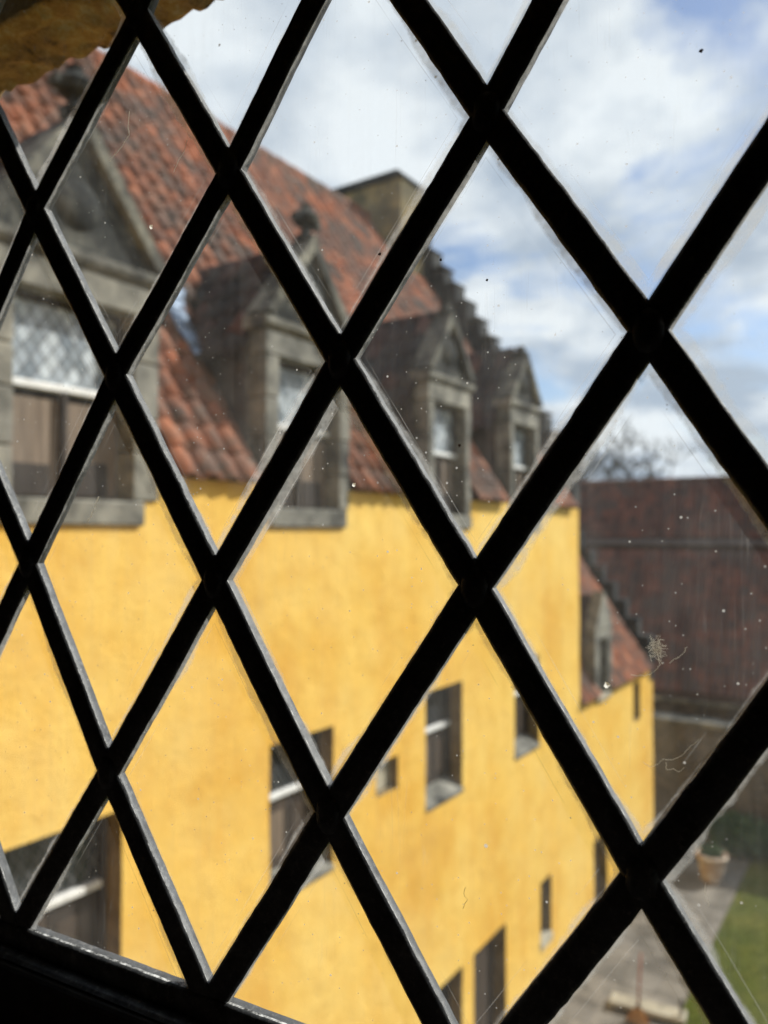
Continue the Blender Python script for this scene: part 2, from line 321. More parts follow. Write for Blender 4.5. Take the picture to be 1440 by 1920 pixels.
# ------------------------------------------------------------------ ground
tag(MB().quad((-400, -200, -0.03), (400, -200, -0.03), (400, 900, -0.03), (-400, 900, -0.03)).build('ground', 'field'), kind='structure')
tag(MB().box(-5.3, -3.12, 0.0, 20.9, -0.02, 0.004).build('path', 'gravel_bed'), kind='structure')
path = bpy.data.objects['path']
yy = 9.0
while yy < 20.6:                                         # paving flags, each its own piece
    ln = random.uniform(0.55, 0.85); x = -5.0
    while x < -3.2:
        wd = min(random.uniform(0.5, 0.8), -3.14 - x)
        if -3.14 - (x + wd) < 0.25: wd = -3.14 - x
        z = 0.012 + random.uniform(0, 0.006)
        mb = MB().box(x + 0.008, x + wd - 0.008, yy + 0.008, yy + ln - 0.008, 0.0, z)
        mb.build('flagstone', 'paving', path)
        x += wd
    yy += ln
lawn = tag(MB().box(-3.10, 16.0, 1.5, 20.85, -0.02, 0.02).build('lawn', 'lawn'), kind='structure')
mb = MB()
for _ in range(26000):
    x = -3.08 + abs(random.gauss(0, 2.6)); y = random.uniform(11.5, 20.8)
    if x > 6: continue
    h = random.uniform(0.02, 0.055); a = random.uniform(0, math.pi); c, s_ = math.cos(a) * 0.006, math.sin(a) * 0.006
    lx, ly = random.gauss(0, 0.015), random.gauss(0, 0.015)
    mb.add([(x - c, y - s_, 0.018), (x + c, y + s_, 0.018), (x + lx, y + ly, 0.02 + h)], [(0, 1, 2)])
tag(mb.build('grass', 'grass_blade', fix=False), 'short mown grass blades of the courtyard lawn', 'grass', kind='stuff')

# ------------------------------------------------------------------ roof tiles
def pantile_mesh(name, mat, width=0.245, length=0.37, seed=0, amp=0.030):
    rnd = random.Random(seed); mb = MB(); n = 7; vs = []
    for j, yv in enumerate((0.0, length)):
        for i in range(n):
            t = i / (n - 1); z = amp * math.sin(2 * math.pi * t - 0.5) + amp
            vs.append(((t - 0.5) * (width + 0.02), -yv, z + (0.022 if j else 0.0) + rnd.uniform(-0.003, 0.003)))
    for i in range(n):
        x, y, z = vs[n + i]; vs.append((x, y, z - 0.022))
    fs = [(i, i + 1, n + i + 1, n + i) for i in range(n - 1)] + [(n + i, n + i + 1, 2 * n + i + 1, 2 * n + i) for i in range(n - 1)]
    mb.add(vs, fs); me = mb.mesh(name, mat, fix=False)
    for p in me.polygons[:n - 1]: p.use_smooth = True
    return me
TILE = {k: [pantile_mesh('roof_tile', k, seed=i, amp=0.036) for i in range(3)] for k in ('pantile', 'pantile_shade')}
TW, TG = 0.245, 0.30
def slope_tiles(orig, along, down, nrm, length, slope, keep, jitter=0.006):
    """matrices of tiles laid from the ridge down; `orig` is the ridge start"""
    out = []
    rows = int(round(slope / TG))
    for r_ in range(rows):
        for c in range(int(length / TW)):
            p = orig + along * ((c + 0.5) * TW) + down * (r_ * TG)
            q = p + down * 0.18
            if not keep(q): continue
            rot = Matrix((along, -down, nrm)).transposed()
            rot = rot @ Matrix.Rotation(random.gauss(0, 0.014), 3, 'Z') @ Matrix.Rotation(random.gauss(0, 0.010), 3, 'X')
            mm = rot.to_4x4(); mm.translation = p + nrm * (0.012 + random.uniform(0, jitter)) + along * random.gauss(0, 0.004)
            out.append(mm)
    return out
def joined_tiles(mats, base):
    mb = MB(); src = TILE[base]
    for mm in mats:
        me = random.choice(src)
        mb.add([mm @ v.co for v in me.vertices], [tuple(p.vertices) for p in me.polygons])
    return mb
def tile_score(mm):
    p = project(mm.translation)
    if p is None or not (-30 < p[0] < 1470 and -30 < p[1] < 1950): return None
    return p[2]

# ------------------------------------------------------------------ the yellow house
D = -5.0                                               # plane of the long yellow front
REV = []
def wall_front(mb, y0, y1, z0, z1, holes, x=D, depth=0.26):
    ys = sorted({y0, y1, *[h[0] for h in holes], *[h[1] for h in holes]}); zs = sorted({z0, z1, *[h[2] for h in holes], *[h[3] for h in holes]})
    ys = [v for v in ys if y0 <= v <= y1]; zs = [v for v in zs if z0 <= v <= z1]
    for a, b in zip(ys, ys[1:]):
        for c, d in zip(zs, zs[1:]):
            my, mz = (a + b) / 2, (c + d) / 2
            if any(h[0] < my < h[1] and h[2] < mz < h[3] for h in holes): continue
            mb.quad((x, a, c), (x, b, c), (x, b, d), (x, a, d))
    for a, b, c, d in holes:
        d = min(d, z1); mb = MB(); REV.append(mb)
        mb.quad((x, a, c), (x, a, d), (x - depth, a, d), (x - depth, a, c)); mb.quad((x, b, c), (x - depth, b, c), (x - depth, b, d), (x, b, d))
        mb.quad((x, a, c), (x - depth, a, c), (x - depth, b, c), (x, b, c))
        if d < z1: mb.quad((x, a, d), (x, b, d), (x - depth, b, d), (x - depth, a, d))
def soften(o, cuts=0.35, amp=0.010):
    """uneven hand-laid surface: subdivide the big faces and push them a little"""
    bm = bmesh.new(); bm.from_mesh(o.data); bmesh.ops.remove_doubles(bm, verts=bm.verts, dist=0.0005)
    for _ in range(5):
        es = [e for e in bm.edges if e.calc_length() > cuts]
        if not es: break
        bmesh.ops.subdivide_edges(bm, edges=es, cuts=1, use_grid_fill=True)
    for v in bm.verts:
        v.co += noise.noise_vector(v.co * 1.3) * amp + noise.noise_vector(v.co * 4.1) * amp * 0.5
    bm.to_mesh(o.data); bm.free()
    for p in o.data.polygons: p.use_smooth = True
    try: o.data.set_sharp_from_angle(angle=R(35))
    except Exception: pass

HOUSE_END, EAVE, RIDGE_X, RIDGE_Z = 13.9, E + 0.55, -9.0, E + 6.47
SL = (RIDGE_Z - EAVE) / (D - RIDGE_X)                  # 1.48 rise per metre
house = tag(empty('yellow_house', (D, 7, 0)), 'long yellow harled house with red pantile roof and four stone dormers', 'house')
def H(o): o.parent = house; o.matrix_parent_inverse = Matrix.Translation((-D, -7, 0)); return o
C_DORM = [3.38, 6.05, 8.97, 11.42]
FIRST = [(c - 0.50, c + 0.48, E - 3.50 - d, E - 2.0 - d) for c, d in ((3.34, 0.12), (5.98, 0.02), (8.84, 0), (11.5, 0))]
SMALL = [(7.25, 7.70, E - 3.0, E - 2.62)]
GROUND = [(8.38, 9.30, E - 7.35, E - 5.82), (9.62, 10.67, 0.02, E - 5.82), (12.0, 12.45, E - 6.73, E - 5.73)]
dholes = [(c - min(0.60, w_), c + min(0.60, w_), E + 0.06, E + 0.55) for c, w_ in zip(C_DORM, (0.76, 0.68, 0.58, 0.58))]
mb = MB(); wall_front(mb, -0.6, HOUSE_END, 0.0, E + 0.5, FIRST + SMALL + GROUND + dholes)
o = mb.build('wall', 'harling'); soften(o); H(o)
for r_ in REV: H(r_.build('reveal', 'reveal_brown'))
REV.clear()
mb = MB()                                              # far gable, back wall, inner backing
mb.prism([(-5.27, 0), (-12.99, 0), (-12.99, EAVE - 0.1), (RIDGE_X, RIDGE_Z - 0.12), (-5.27, EAVE + 0.2)], 'y', HOUSE_END - 0.5, HOUSE_END - 0.004)
mb.box(-13, -12.7, -0.6, HOUSE_END - 0.52, 0, EAVE - 0.1)
o = mb.build('gable_wall', 'harling'); H(o)
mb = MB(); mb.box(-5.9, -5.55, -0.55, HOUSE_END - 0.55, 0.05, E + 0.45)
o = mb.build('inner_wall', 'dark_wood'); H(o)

# main roof deck + tiles
def dorm_top(y):
    z = -1
    for c in C_DORM:
        if abs(y - c) < 0.86 - 0.12 * (c > 5) - 0.08 * (c > 8): z = max(z, E + 2.95 - abs(y - c) * 1.30)
    return z
mb = MB()
e0 = D + 0.02
mb.prism([(e0, EAVE - 0.06), (RIDGE_X, RIDGE_Z - 0.03), (-13.1, EAVE - 0.10), (-13.1, EAVE - 0.2), (RIDGE_X, RIDGE_Z - 0.2), (e0 - 0.1, EAVE - 0.18)], 'y', -0.6, HOUSE_END - 0.02)
# the deck is cut away where each dormer passes through it
deck = []
segs = [-0.6] + [v for c in C_DORM for v in (c - 0.52, c + 0.52)] + [HOUSE_END - 0.02]
mb = MB()
for i in range(0, len(segs), 2):
    mb.prism([(e0, EAVE - 0.06), (RIDGE_X, RIDGE_Z - 0.03), (RIDGE_X, RIDGE_Z - 0.2), (e0 - 0.1, EAVE - 0.18)], 'y', segs[i], segs[i + 1])
for c in C_DORM:
    xb = D - 1.5
    zb = EAVE + 1.5 * SL
    mb.prism([(xb, zb - 0.03), (RIDGE_X, RIDGE_Z - 0.03), (RIDGE_X, RIDGE_Z - 0.2), (xb, zb - 0.2)], 'y', c - 0.52, c + 0.52)
mb.prism([(RIDGE_X - 0.001, RIDGE_Z - 0.03), (-13.1, EAVE - 0.10), (-13.1, EAVE - 0.25), (RIDGE_X - 0.001, RIDGE_Z - 0.2)], 'y', -0.6, HOUSE_END - 0.02)
o = mb.build('roof', 'roof_felt'); H(o); roof = o
down = Vector((1, 0, -SL)).normalized(); nrm = Vector((SL, 0, 1)).normalized(); along = Vector((0, 1, 0))
slope_len = math.hypot(D - RIDGE_X, RIDGE_Z - EAVE) + 0.16
def keep_main(q):
    if q.z < dorm_top(q.y) + 0.05 and q.x > D - 1.75: return False
    if -10.4 < q.x < -8.12 and 12.6 < q.y < 13.7: return False
    return q.y < HOUSE_END - 0.35
main = slope_tiles(Vector((RIDGE_X, -0.6, RIDGE_Z)), along, down, nrm, HOUSE_END + 0.6, slope_len, keep_main)
pool = [(tile_score(mm), k, mm) for k, mm in enumerate(main)]

# dormers: stone front, pediment, finial, tiled roof, cheeks, window
dorm_tiles = []
def dormer(c, idx, leaded_singly):
    d = MB(); W, A, AP = ((0.76, 0.49, 3.10), (0.68, 0.48, 3.02), (0.58, 0.42, 2.96), (0.58, 0.42, 2.88))[idx]
    xf = D + 0.025
    # jambs and lintel, butted
    d.box(D - 0.24, xf, c - W, c + W, E + 1.721, E + 1.96)
    smat = 'sandstone'
    o = d.build('dormer', smat, bevel=0.012); H(o)
    o['label'] = ['stone dormer with steep pediment at the near end of the roof', 'stone dormer second along the yellow eave', 'stone dormer third along the yellow eave', 'stone dormer at the far end of the high eave'][idx]
    P = o
    rj = random.Random(idx + 40)
    for s in (-1, 1):
        zs_ = [E + 0.251, E + 0.251 + rj.uniform(0.30, 0.40), E + 0.95 + rj.uniform(-0.06, 0.06), E + 1.34 + rj.uniform(-0.05, 0.05), E + 1.718]
        for z_a, z_b in zip(zs_, zs_[1:]):
            pr = rj.uniform(-0.008, 0.010); wv = rj.uniform(-0.03, 0.0)
            lo, hi = (c - W - wv, c - A) if s < 0 else (c + A, c + W + wv)
            MB().box(D - 0.24, xf + pr, lo, hi, z_a + 0.004, z_b - 0.004).build('jamb_stone', smat, P, bevel=0.012)
    MB().box(D - 0.24, D + 0.045, c - min(0.60, W), c + min(0.60, W), E + 0.06, E + 0.25).build('sill', smat, P, bevel=0.015)
    MB().prism([(D - 0.24, E + 1.961), (D + 0.04, E + 1.961), (D + 0.075, E + 2.01), (D + 0.075, E + 2.07), (D - 0.24, E + 2.10)], 'y', c - W - 0.05, c + W + 0.05).build('cornice', smat, P, bevel=0.008)
    MB().prism([(c - W + 0.02, E + 2.101), (c + W - 0.02, E + 2.101), (c, E + AP - 0.10)], 'x', D - 0.16, D + 0.0).build('tympanum', 'sooty_stone', P)
    for s in (-1, 1):                                    # raked copes
        MB().prism([(c + s * (W + 0.05), E + 2.105), (c + s * (W - 0.10), E + 2.106), (c, E + AP - 0.15), (c, E + AP + 0.04)], 'x', D - 0.22, D + 0.085).build('cope', 'sooty_cope', P, bevel=0.01)
    # carved boss on the tympanum and finial
    b = MB().lathe([(0.0, 0.07), (0.10, 0.055), (0.17, 0.03), (0.19, 0.0)], (0, 0, 0), 12).build('boss', 'sooty_stone', P, smooth=True)
    b.matrix_basis = Matrix.Translation((D + 0.0, c, E + 2.42)) @ Matrix.Rotation(R(90), 4, 'Y')
    f = MB(); f.lathe([(0.11, 0), (0.12, 0.06), (0.06, 0.10), (0.05, 0.16), (0.13, 0.20), (0.15, 0.26), (0.10, 0.32), (0.05, 0.35), (0.055, 0.40), (0.0, 0.43)], (D - 0.05, c, E + AP - 0.03), 10)
    f.box(D - 0.10, D + 0.0, c - 0.19, c + 0.19, E + AP + 0.16, E + AP + 0.235)
    if idx > 1: f = MB().lathe([(0.10, 0), (0.11, 0.06), (0.07, 0.10), (0.08, 0.15), (0.0, 0.17)], (D - 0.05, c, E + AP - 0.03), 10)
    f.build('finial', 'sooty_stone', P, smooth=False)
    # cheeks
    for s in (-1, 1):
        y = c + s * (W - 0.04)
        z0 = E + 1.80; xb = D - (z0 - (EAVE - 0.05)) / SL
        MB().prism([(D - 0.241, E + 0.45), (D - 0.241, z0), (xb - 0.1, z0), (D - 0.241, EAVE + 0.24 * SL - 0.15)], 'y', y - 0.03, y + 0.03).build('cheek', 'cheek_slate', P)
    # roof deck and tiles of both slopes
    zr, ze = E + max(AP - 0.10, 2.92), E + 1.80
    half = W + 0.10; n_ = math.hypot(half, zr - ze)
    dk = MB()
    for s in (-1, 1):
        xr, xe = D - (zr - EAVE) / SL - 0.12, D - (ze - EAVE) / SL - 0.12
        x0 = D - 0.165
        top = [(x0, c, zr), (x0, c + s * half, ze), (xe, c + s * half, ze), (xr, c, zr)]
        dk.add(top + [(p[0], p[1], p[2] - 0.06) for p in top], [(0, 1, 2, 3), (4, 5, 6, 7), (0, 1, 5, 4), (1, 2, 6, 5), (2, 3, 7, 6), (3, 0, 4, 7)])
    dk.build('dormer_roof', 'roof_felt', P)
    for s in (-1, 1):
        dn = Vector((0, s * half, ze - zr)).normalized(); al = Vector((-1, 0, 0)) if s > 0 else Vector((1, 0, 0)); nr = al.cross(-dn)
        if nr.z < 0: al = -al; nr = al.cross(-dn)
        og = Vector((D - 0.17 if al.x < 0 else D - 0.17 - 0.245 * 7, c, zr + 0.01))
        kp = lambda q: q.x < D - 0.17 and q.z > EAVE + (D - q.x) * SL - 0.10
        dorm_tiles.extend([(mm, P) for mm in slope_tiles(og, al, dn, nr, 1.75, n_ + 0.05, kp)])
    rt = MB()
    k = 0
    xx = D - 0.17
    while xx > D - 1.7:
        rt.tube([(xx, c, zr + 0.015), (xx - 0.30, c, zr + 0.015)], [0.085, 0.075], 8); xx -= 0.29
    rt.build('ridge_tile', 'pantile_shade', P, smooth=False)
    # lead valley on the near side
    v = MB()
    a0 = Vector((D - (ze - EAVE) / SL + 0.16, c - half - 0.05, ze - 0.20)); pts = []
    for t in [i / 8 for i in range(9)]:
        x = D - (ze - EAVE) / SL - 0.02 - t * (zr - ze) / SL; y = c - half * (1 - t) - 0.07; z = EAVE + (D - x) * SL + 0.17
        pts.append(Vector((x, y, z)))
    strip = [Vector((x_, c - half - o_, EAVE + (D - x_) * SL + 0.19)) for x_, o_ in ((D - 0.64, 0.02), (D - 0.72, 0.07), (D - 0.84, 0.12), (D - 1.0, 0.10), (D - 1.10, 0.03), (D - 1.22, -0.10))]
    for i in range(len(strip) - 1):
        p, q = strip[i], strip[i + 1]; wv = Vector((0.0, 0.11, 0.0)); up = Vector((0, 0, 0.03))
        v.quad(p - wv + up, p + wv + up * 0.5, q + wv + up * 0.5, q - wv + up)
    vo = v.build('lead_valley', 'lead_flashing', P, smooth=True)
    so_ = vo.modifiers.new('thick', 'SOLIDIFY'); so_.thickness = 0.012
    # window: leaded upper light, white transom, board shutters below
    xg = D - 0.15
    z0, zt, z1 = E + 0.251, E + 1.04, E + 1.719
    MB().box(xg - 0.04, xg + 0.03, c - A + 0.001, c + A - 0.001, zt, zt + 0.055).build('transom', 'white_paint', P, bevel=0.006)
    fr = MB()
    for a, b_ in ((c - A + 0.001, c - A + 0.049), (c + A - 0.049, c + A - 0.001)): fr.box(xg - 0.04, xg + 0.02, a, b_, zt + 0.056, z1)
    fr.box(xg - 0.04, xg + 0.02, c - A + 0.0495, c + A - 0.0495, z1 - 0.05, z1); fr.build('sash_frame', 'dark_wood', P)
    pw, ph = 0.118, 0.165
    ya, yb, za, zb = c - A + 0.05, c + A - 0.05, zt + 0.057, z1 - 0.051
    joined = MB(); lat = MB()
    rows_ = int((zb - za) / (ph / 2)) + 2; cols_ = int((yb - ya) / pw) + 2
    for r_ in range(rows_):
        for q in range(cols_):
            cy_ = ya + (q + (0.5 if r_ % 2 else 0)) * pw; cz_ = za + r_ * ph / 2
            poly = [(cy_ - pw / 2 + 0.006, cz_), (cy_, cz_ - ph / 2 + 0.008), (cy_ + pw / 2 - 0.006, cz_), (cy_, cz_ + ph / 2 - 0.008)]
            poly = [(min(max(a, ya), yb), min(max(b_, za), zb)) for a, b_ in poly]
            area = abs(sum(poly[i][0] * poly[(i + 1) % 4][1] - poly[(i + 1) % 4][0] * poly[i][1] for i in range(4))) / 2
            if area < 0.0012: continue
            ty, tz = random.gauss(0, 0.02), random.gauss(0, 0.02)
            pts = [(xg - 0.012 + (a - cy_) * ty + (b_ - cz_) * tz, a, b_) for a, b_ in poly]
            if leaded_singly:
                mbp = MB().add(pts, [(0, 1, 2, 3)]); mbp.build('diamond_pane', 'pale_pane', P)
            else: joined.add(pts, [(0, 1, 2, 3)])
    if not leaded_singly: tag(joined.build('diamond_panes', 'pale_pane', P), kind='stuff')
    lat.box(xg - 0.03, xg - 0.024, ya, yb, za, zb); lat.build('lead_lattice', 'lead', P)
    for s in (0, 1):
        a = c - A + 0.012 + s * A; sh = MB().box(xg - 0.05, xg - 0.02, a, a + A - 0.03, z0 + 0.02, zt - 0.06)
        so2 = sh.build('shutter', 'oak_shutter', P)
        MB().box(xg - 0.0199, xg - 0.004, a + 0.08, a + A - 0.12, z0 + 0.03, z0 + 0.25 + 0.04 * s).build('shutter_panel', 'dark_wood', P)
    MB().box(xg - 0.05, xg + 0.035, c - 0.03, c + 0.012, z0 + 0.001, zt - 0.001).build('mullion', 'dark_wood', P)
    return P
for i, c in enumerate(C_DORM): dormer(c, i, i < 2)

# the 300 tiles that show largest are pieces of their own, the others one mass each
allt = [(s, 'm', mm, None) for s, _, mm in pool] + [(tile_score(mm), 'd', mm, P) for mm, P in dorm_tiles]
vis = sorted([t for t in allt if t[0] is not None], key=lambda t: t[0])
def hidden_low(t):                                     # right-hand dormer slopes face away from the view
    return t[1] == 'd' and (t[2].to_3x3() @ Vector((0, 0, 1))).y > 0.1
vis = [t for t in vis if not hidden_low(t)][:300]
chosen = {id(t[2]) for t in vis}
for s, k, mm, P in vis:
    o = link('roof_tile', random.choice(TILE['pantile' if k == 'm' else 'pantile_shade']), roof if k == 'm' else P)
    if k == 'm': o.matrix_basis = mm
    else: o.matrix_basis = mm
rest = [mm for _, k, mm, _ in allt if k == 'm' and id(mm) not in chosen]
tag(joined_tiles(rest, 'pantile').build('roof_tiles', 'pantile', roof, fix=False), kind='stuff')
byP = {}
for _, k, mm, P in allt:
    if k == 'd' and id(mm) not in chosen: byP.setdefault(P, []).append(mm)
for P, ms in byP.items(): tag(joined_tiles(ms, 'pantile_shade').build('roof_tiles', 'pantile_shade', P, fix=False), kind='stuff')
mb = MB(); yv = -0.6
while yv < HOUSE_END - 1.2:                             # ridge cope
    MB().tube([(RIDGE_X, yv, RIDGE_Z + 0.01), (RIDGE_X, yv + 0.40, RIDGE_Z + 0.01)], [0.125, 0.11], 8).build('ridge_tile', 'pantile', roof); yv += 0.39

# chimney on the ridge and the crow-stepped skew of the far gable
ch = MB().box(-10.38, -8.16, 12.7, 13.6, E + 3.2, E + 7.10).build('chimney', 'weathered_shaded_harling'); H(ch)
MB().prism([(-10.42, E + 7.101), (-8.12, E + 7.101), (-8.12, E + 7.16), (-8.22, E + 7.26), (-10.32, E + 7.26), (-10.42, E + 7.16)], 'y', 12.66, 13.64).build('chimney_cope', 'crow_stone', ch)
def crow_steps(parent, y, x_e, z_e, x_r, n, th, mat='crow_stone', back=True):
    dxs = (x_e - x_r) / n
    for i in range(n):
        for s in ((1, -1) if back else (1,)):
            xa = x_r + s * (dxs * (n - i)) ; xb = x_r + s * (dxs * (n - i - 1)); lo, hi = min(xa, xb) + 0.004, max(xa, xb) - 0.004
            zt = z_e + (i + 1) * dxs * SL
            b = MB().box(lo, hi, y - th / 2, y + th / 2, zt - dxs * SL - 0.45, zt + 0.12 + random.uniform(-0.03, 0.03)).build('crow_step', mat, bevel=0.02)
            b.parent = parent; b.matrix_parent_inverse = parent.matrix_basis.inverted() if parent.type == 'EMPTY' else Matrix.Identity(4)
            MB().box(lo - 0.04 * 0, hi, y - th / 2 - 0.03, y + th / 2 + 0.03, zt + 0.155, zt + 0.20).build('step_cap', mat, b)
crow_steps(house, HOUSE_END - 0.15, D + 0.02, EAVE + 0.36, RIDGE_X, 15, 0.42)

# windows, doors and sills in the front
def sash(h, name='window', i=0):
    a, b, z0, z1 = h; xg = D - 0.20; zm = z1 - 0.60
    fr = MB(); fr.box(xg - 0.05, xg + 0.02, a + 0.001, a + 0.05, z0 + 0.2, z1 - 0.001); fr.box(xg - 0.05, xg + 0.02, b - 0.05, b - 0.001, z0 + 0.2, z1 - 0.001)
    fr.box(xg - 0.05, xg + 0.02, a + 0.051, b - 0.051, z1 - 0.05, z1 - 0.001)
    o = fr.build(name, 'dark_wood'); H(o)
    MB().box(xg - 0.03, xg - 0.02, a + 0.051, b - 0.051, zm + 0.05, z1 - 0.051).build('pane', 'dark_pane', o)
    MB().box(xg - 0.045, xg + 0.035, a + 0.051, b - 0.051, zm - 0.005, zm + 0.049).build('meeting_rail', 'white_paint', o, bevel=0.006)
    lt = MB(); ya, yb, za, zb = a + 0.052, b - 0.052, zm + 0.05, z1 - 0.052
    def seg(y0, z0_, dy, dz):
        t0, t1 = 0.0, 9.0
        for p_, d_, lo, hi in ((y0, dy, ya, yb), (z0_, dz, za, zb)):
            u0, u1 = (lo - p_) / d_, (hi - p_) / d_; t0, t1 = max(t0, min(u0, u1)), min(t1, max(u0, u1))
        if t1 - t0 > 0.02: lt.tube([(xg - 0.016, y0 + dy * t0, z0_ + dz * t0), (xg - 0.016, y0 + dy * t1, z0_ + dz * t1)], 0.006, 4)
    for k in range(-8, 12): seg(ya + k * 0.118, za - 0.02, 0.059, 0.0825); seg(ya + k * 0.118, za - 0.02, -0.059, 0.0825)
    lt.build('lead_lattice', 'lead_grey', o)
    for k in range(2):
        w_ = (b - a - 0.102) / 2; a_ = a + 0.051 + k * (w_ + 0.0)
        s = MB().box(xg - 0.05, xg - 0.015, a_ + 0.004, a_ + w_ - 0.004, z0 + 0.2, zm - 0.006).build('shutter', 'dark_wood' if k else 'door_wood', o)
        MB().box(xg - 0.0149, xg - 0.003, a_ + 0.08, a_ + w_ - 0.08, z0 + 0.32, zm - 0.15).build('shutter_panel', 'oak_shutter' if k == 0 else 'door_wood', s)
    MB().prism([(D - 0.25, z0 + 0.01), (D + 0.02, z0 + 0.01), (D + 0.02, z0 + 0.05), (D - 0.25, z0 + 0.195)], 'y', a + 0.003, b - 0.003).build('sill', 'sandstone', o)
    return o
for i, h in enumerate(FIRST): sash(h)
a, b, z0, z1 = SMALL[0]
H(MB().box(D - 0.20, D - 0.10, a + 0.002, b - 0.002, z0 + 0.002, z1 - 0.002).build('blocked_window', 'sandstone_pale', bevel=0.01))
a, b, z0, z1 = GROUND[0]
o = MB().box(D - 0.22, D - 0.20, a + 0.002, b - 0.002, z0 + 0.02, z1 - 0.002).build('window', 'dark_pane'); H(o)
for k in range(4): MB().box(D - 0.199, D - 0.17, a + 0.14 + k * 0.2, a + 0.165 + k * 0.2, z0 + 0.02, z1 - 0.004).build('window_bar', 'dark_wood', o)
a, b, z0, z1 = GROUND[1]
o = MB().box(D - 0.25, D - 0.22, a + 0.002, b - 0.002, 0.02, z1 - 0.002).build('door', 'dark_wood'); H(o)
for k in range(6): MB().box(D - 0.219, D - 0.20, a + 0.012 + k * 0.172, a + 0.172 + k * 0.172, 0.04, z1 - 0.01).build('plank', 'door_wood', o)
a, b, z0, z1 = GROUND[2]
H(MB().box(D - 0.25, D - 0.22, a + 0.002, b - 0.002, z0 + 0.06, z1 - 0.002).build('slit_window', 'dark_pane'))
H(MB().box(D - 0.2, D + 0.02, a - 0.03, b + 0.03, z0 - 0.10, z0 + 0.05).build('sill', 'sandstone_pale', bevel=0.01))
# ------------------------------------------------------------------ the lower wing beyond
W1, WE, WRX = 18.9, E - 3.1, -7.5
wing = tag(empty('low_yellow_wing', (D, 16.4, 0)), 'lower yellow wing with crow-stepped gable beyond the tall yellow house', 'house')
def Wg(o): o.parent = wing; o.matrix_parent_inverse = Matrix.Translation((-D, -16.4, 0)); return o
WH = [(14.64, 15.46, 0.02, E - 5.95), (17.35, 17.85, E - 4.2, E - 3.35)]
CW = 15.25
mb = MB(); wall_front(mb, HOUSE_END, W1, 0.0, WE - 0.04, WH + [(CW - 0.42, CW + 0.42, WE - 0.2, WE)], x=D - 0.012)
o = mb.build('wall', 'harling'); soften(o); Wg(o)
for r_ in REV: Wg(r_.build('reveal', 'reveal_brown'))
REV.clear()
WRZ = WE + 2.5 * SL
mb = MB(); mb.prism([(-5.28, 0), (-9.98, 0), (-9.98, WE - 0.1), (WRX, WRZ - 0.12), (-5.28, WE - 0.05)], 'y', W1 - 0.4, W1 - 0.004); Wg(mb.build('gable_wall', 'harling'))
mb = MB(); mb.box(D - 0.6, D - 0.3, HOUSE_END + 0.02, W1 - 0.42, 0.05, WE - 0.3); Wg(mb.build('inner_wall', 'dark_wood'))
mb = MB()
for a, b in ((HOUSE_END + 0.002, CW - 0.4), (CW + 0.4, W1 - 0.02)):
    mb.prism([(D + 0.02, WE - 0.06), (WRX, WRZ - 0.03), (WRX, WRZ - 0.2), (D - 0.08, WE - 0.2)], 'y', a, b)
mb.prism([(D - 0.9, WE + 0.9 * SL - 0.03), (WRX, WRZ - 0.03), (WRX, WRZ - 0.2), (D - 0.9, WE + 0.9 * SL - 0.2)], 'y', CW - 0.4, CW + 0.4)
mb.prism([(WRX - 0.001, WRZ - 0.03), (-10.05, WE - 0.08), (-10.05, WE - 0.25), (WRX - 0.001, WRZ - 0.2)], 'y', HOUSE_END + 0.002, W1 - 0.02)
wr = Wg(mb.build('roof', 'roof_felt'))
tl = slope_tiles(Vector((WRX, HOUSE_END + 0.02, WRZ)), along, down, nrm, W1 - HOUSE_END - 0.3, math.hypot(2.5, WRZ - WE) + 0.12,
                 lambda q: not (abs(q.y - CW) < 0.46 and q.z < WE + 1.75 - abs(q.y - CW) * 1.2))
tag(joined_tiles(tl, 'pantile').build('roof_tiles', 'pantile', wr, fix=False), kind='stuff')
crow_steps(wing, W1 - 0.12, D + 0.02, WE + 0.06, WRX, 9, 0.36)
wd = MB(); wd.box(D - 0.2, D + 0.02, CW - 0.52, CW - 0.26, WE - 0.10, WE + 1.0); wd.box(D - 0.2, D + 0.02, CW + 0.26, CW + 0.52, WE - 0.10, WE + 1.0)
wd.box(D - 0.2, D + 0.02, CW - 0.52, CW + 0.52, WE + 1.001, WE + 1.2); wd.prism([(CW - 0.56, WE + 1.201), (CW + 0.56, WE + 1.201), (CW, WE + 1.95)], 'x', D - 0.2, D + 0.04)
wdo = Wg(wd.build('dormer', 'sandstone', bevel=0.01))
MB().box(D - 0.15, D - 0.12, CW - 0.258, CW + 0.258, WE - 0.09, WE + 0.999).build('pane', 'dark_pane', wdo)
MB().box(D - 0.2, D + 0.05, CW - 0.41, CW + 0.41, WE - 0.20, WE - 0.101).build('sill', 'sandstone_pale', wdo)
for s in (-1, 1):
    MB().prism([(D - 0.201, WE + 0.2), (D - 0.201, WE + 1.1), (D - 0.85, WE + 1.1)], 'y', CW + s * 0.48 - 0.025, CW + s * 0.48 + 0.025).build('cheek', 'cheek_slate', wdo)
dk = MB()
for s in (-1, 1):
    top = [(D - 0.205, CW, WE + 1.85), (D - 0.205, CW + s * 0.58, WE + 1.08), (D - 0.75, CW + s * 0.58, WE + 1.08), (D - 1.28, CW, WE + 1.85)]
    dk.add(top + [(p[0], p[1], p[2] - 0.05) for p in top], [(0, 1, 2, 3), (4, 5, 6, 7), (0, 1, 5, 4), (1, 2, 6, 5), (2, 3, 7, 6), (3, 0, 4, 7)])
dk.build('dormer_roof', 'pantile_shade', wdo)
a, b, z0, z1 = WH[0]
o = Wg(MB().box(D - 0.25, D - 0.22, a + 0.002, b - 0.002, 0.02, z1 - 0.002).build('door', 'dark_wood'))
for k in range(5): MB().box(D - 0.219, D - 0.20, a + 0.01 + k * 0.161, a + 0.16 + k * 0.161, 0.04, z1 - 0.01).build('plank', 'oak_shutter', o)
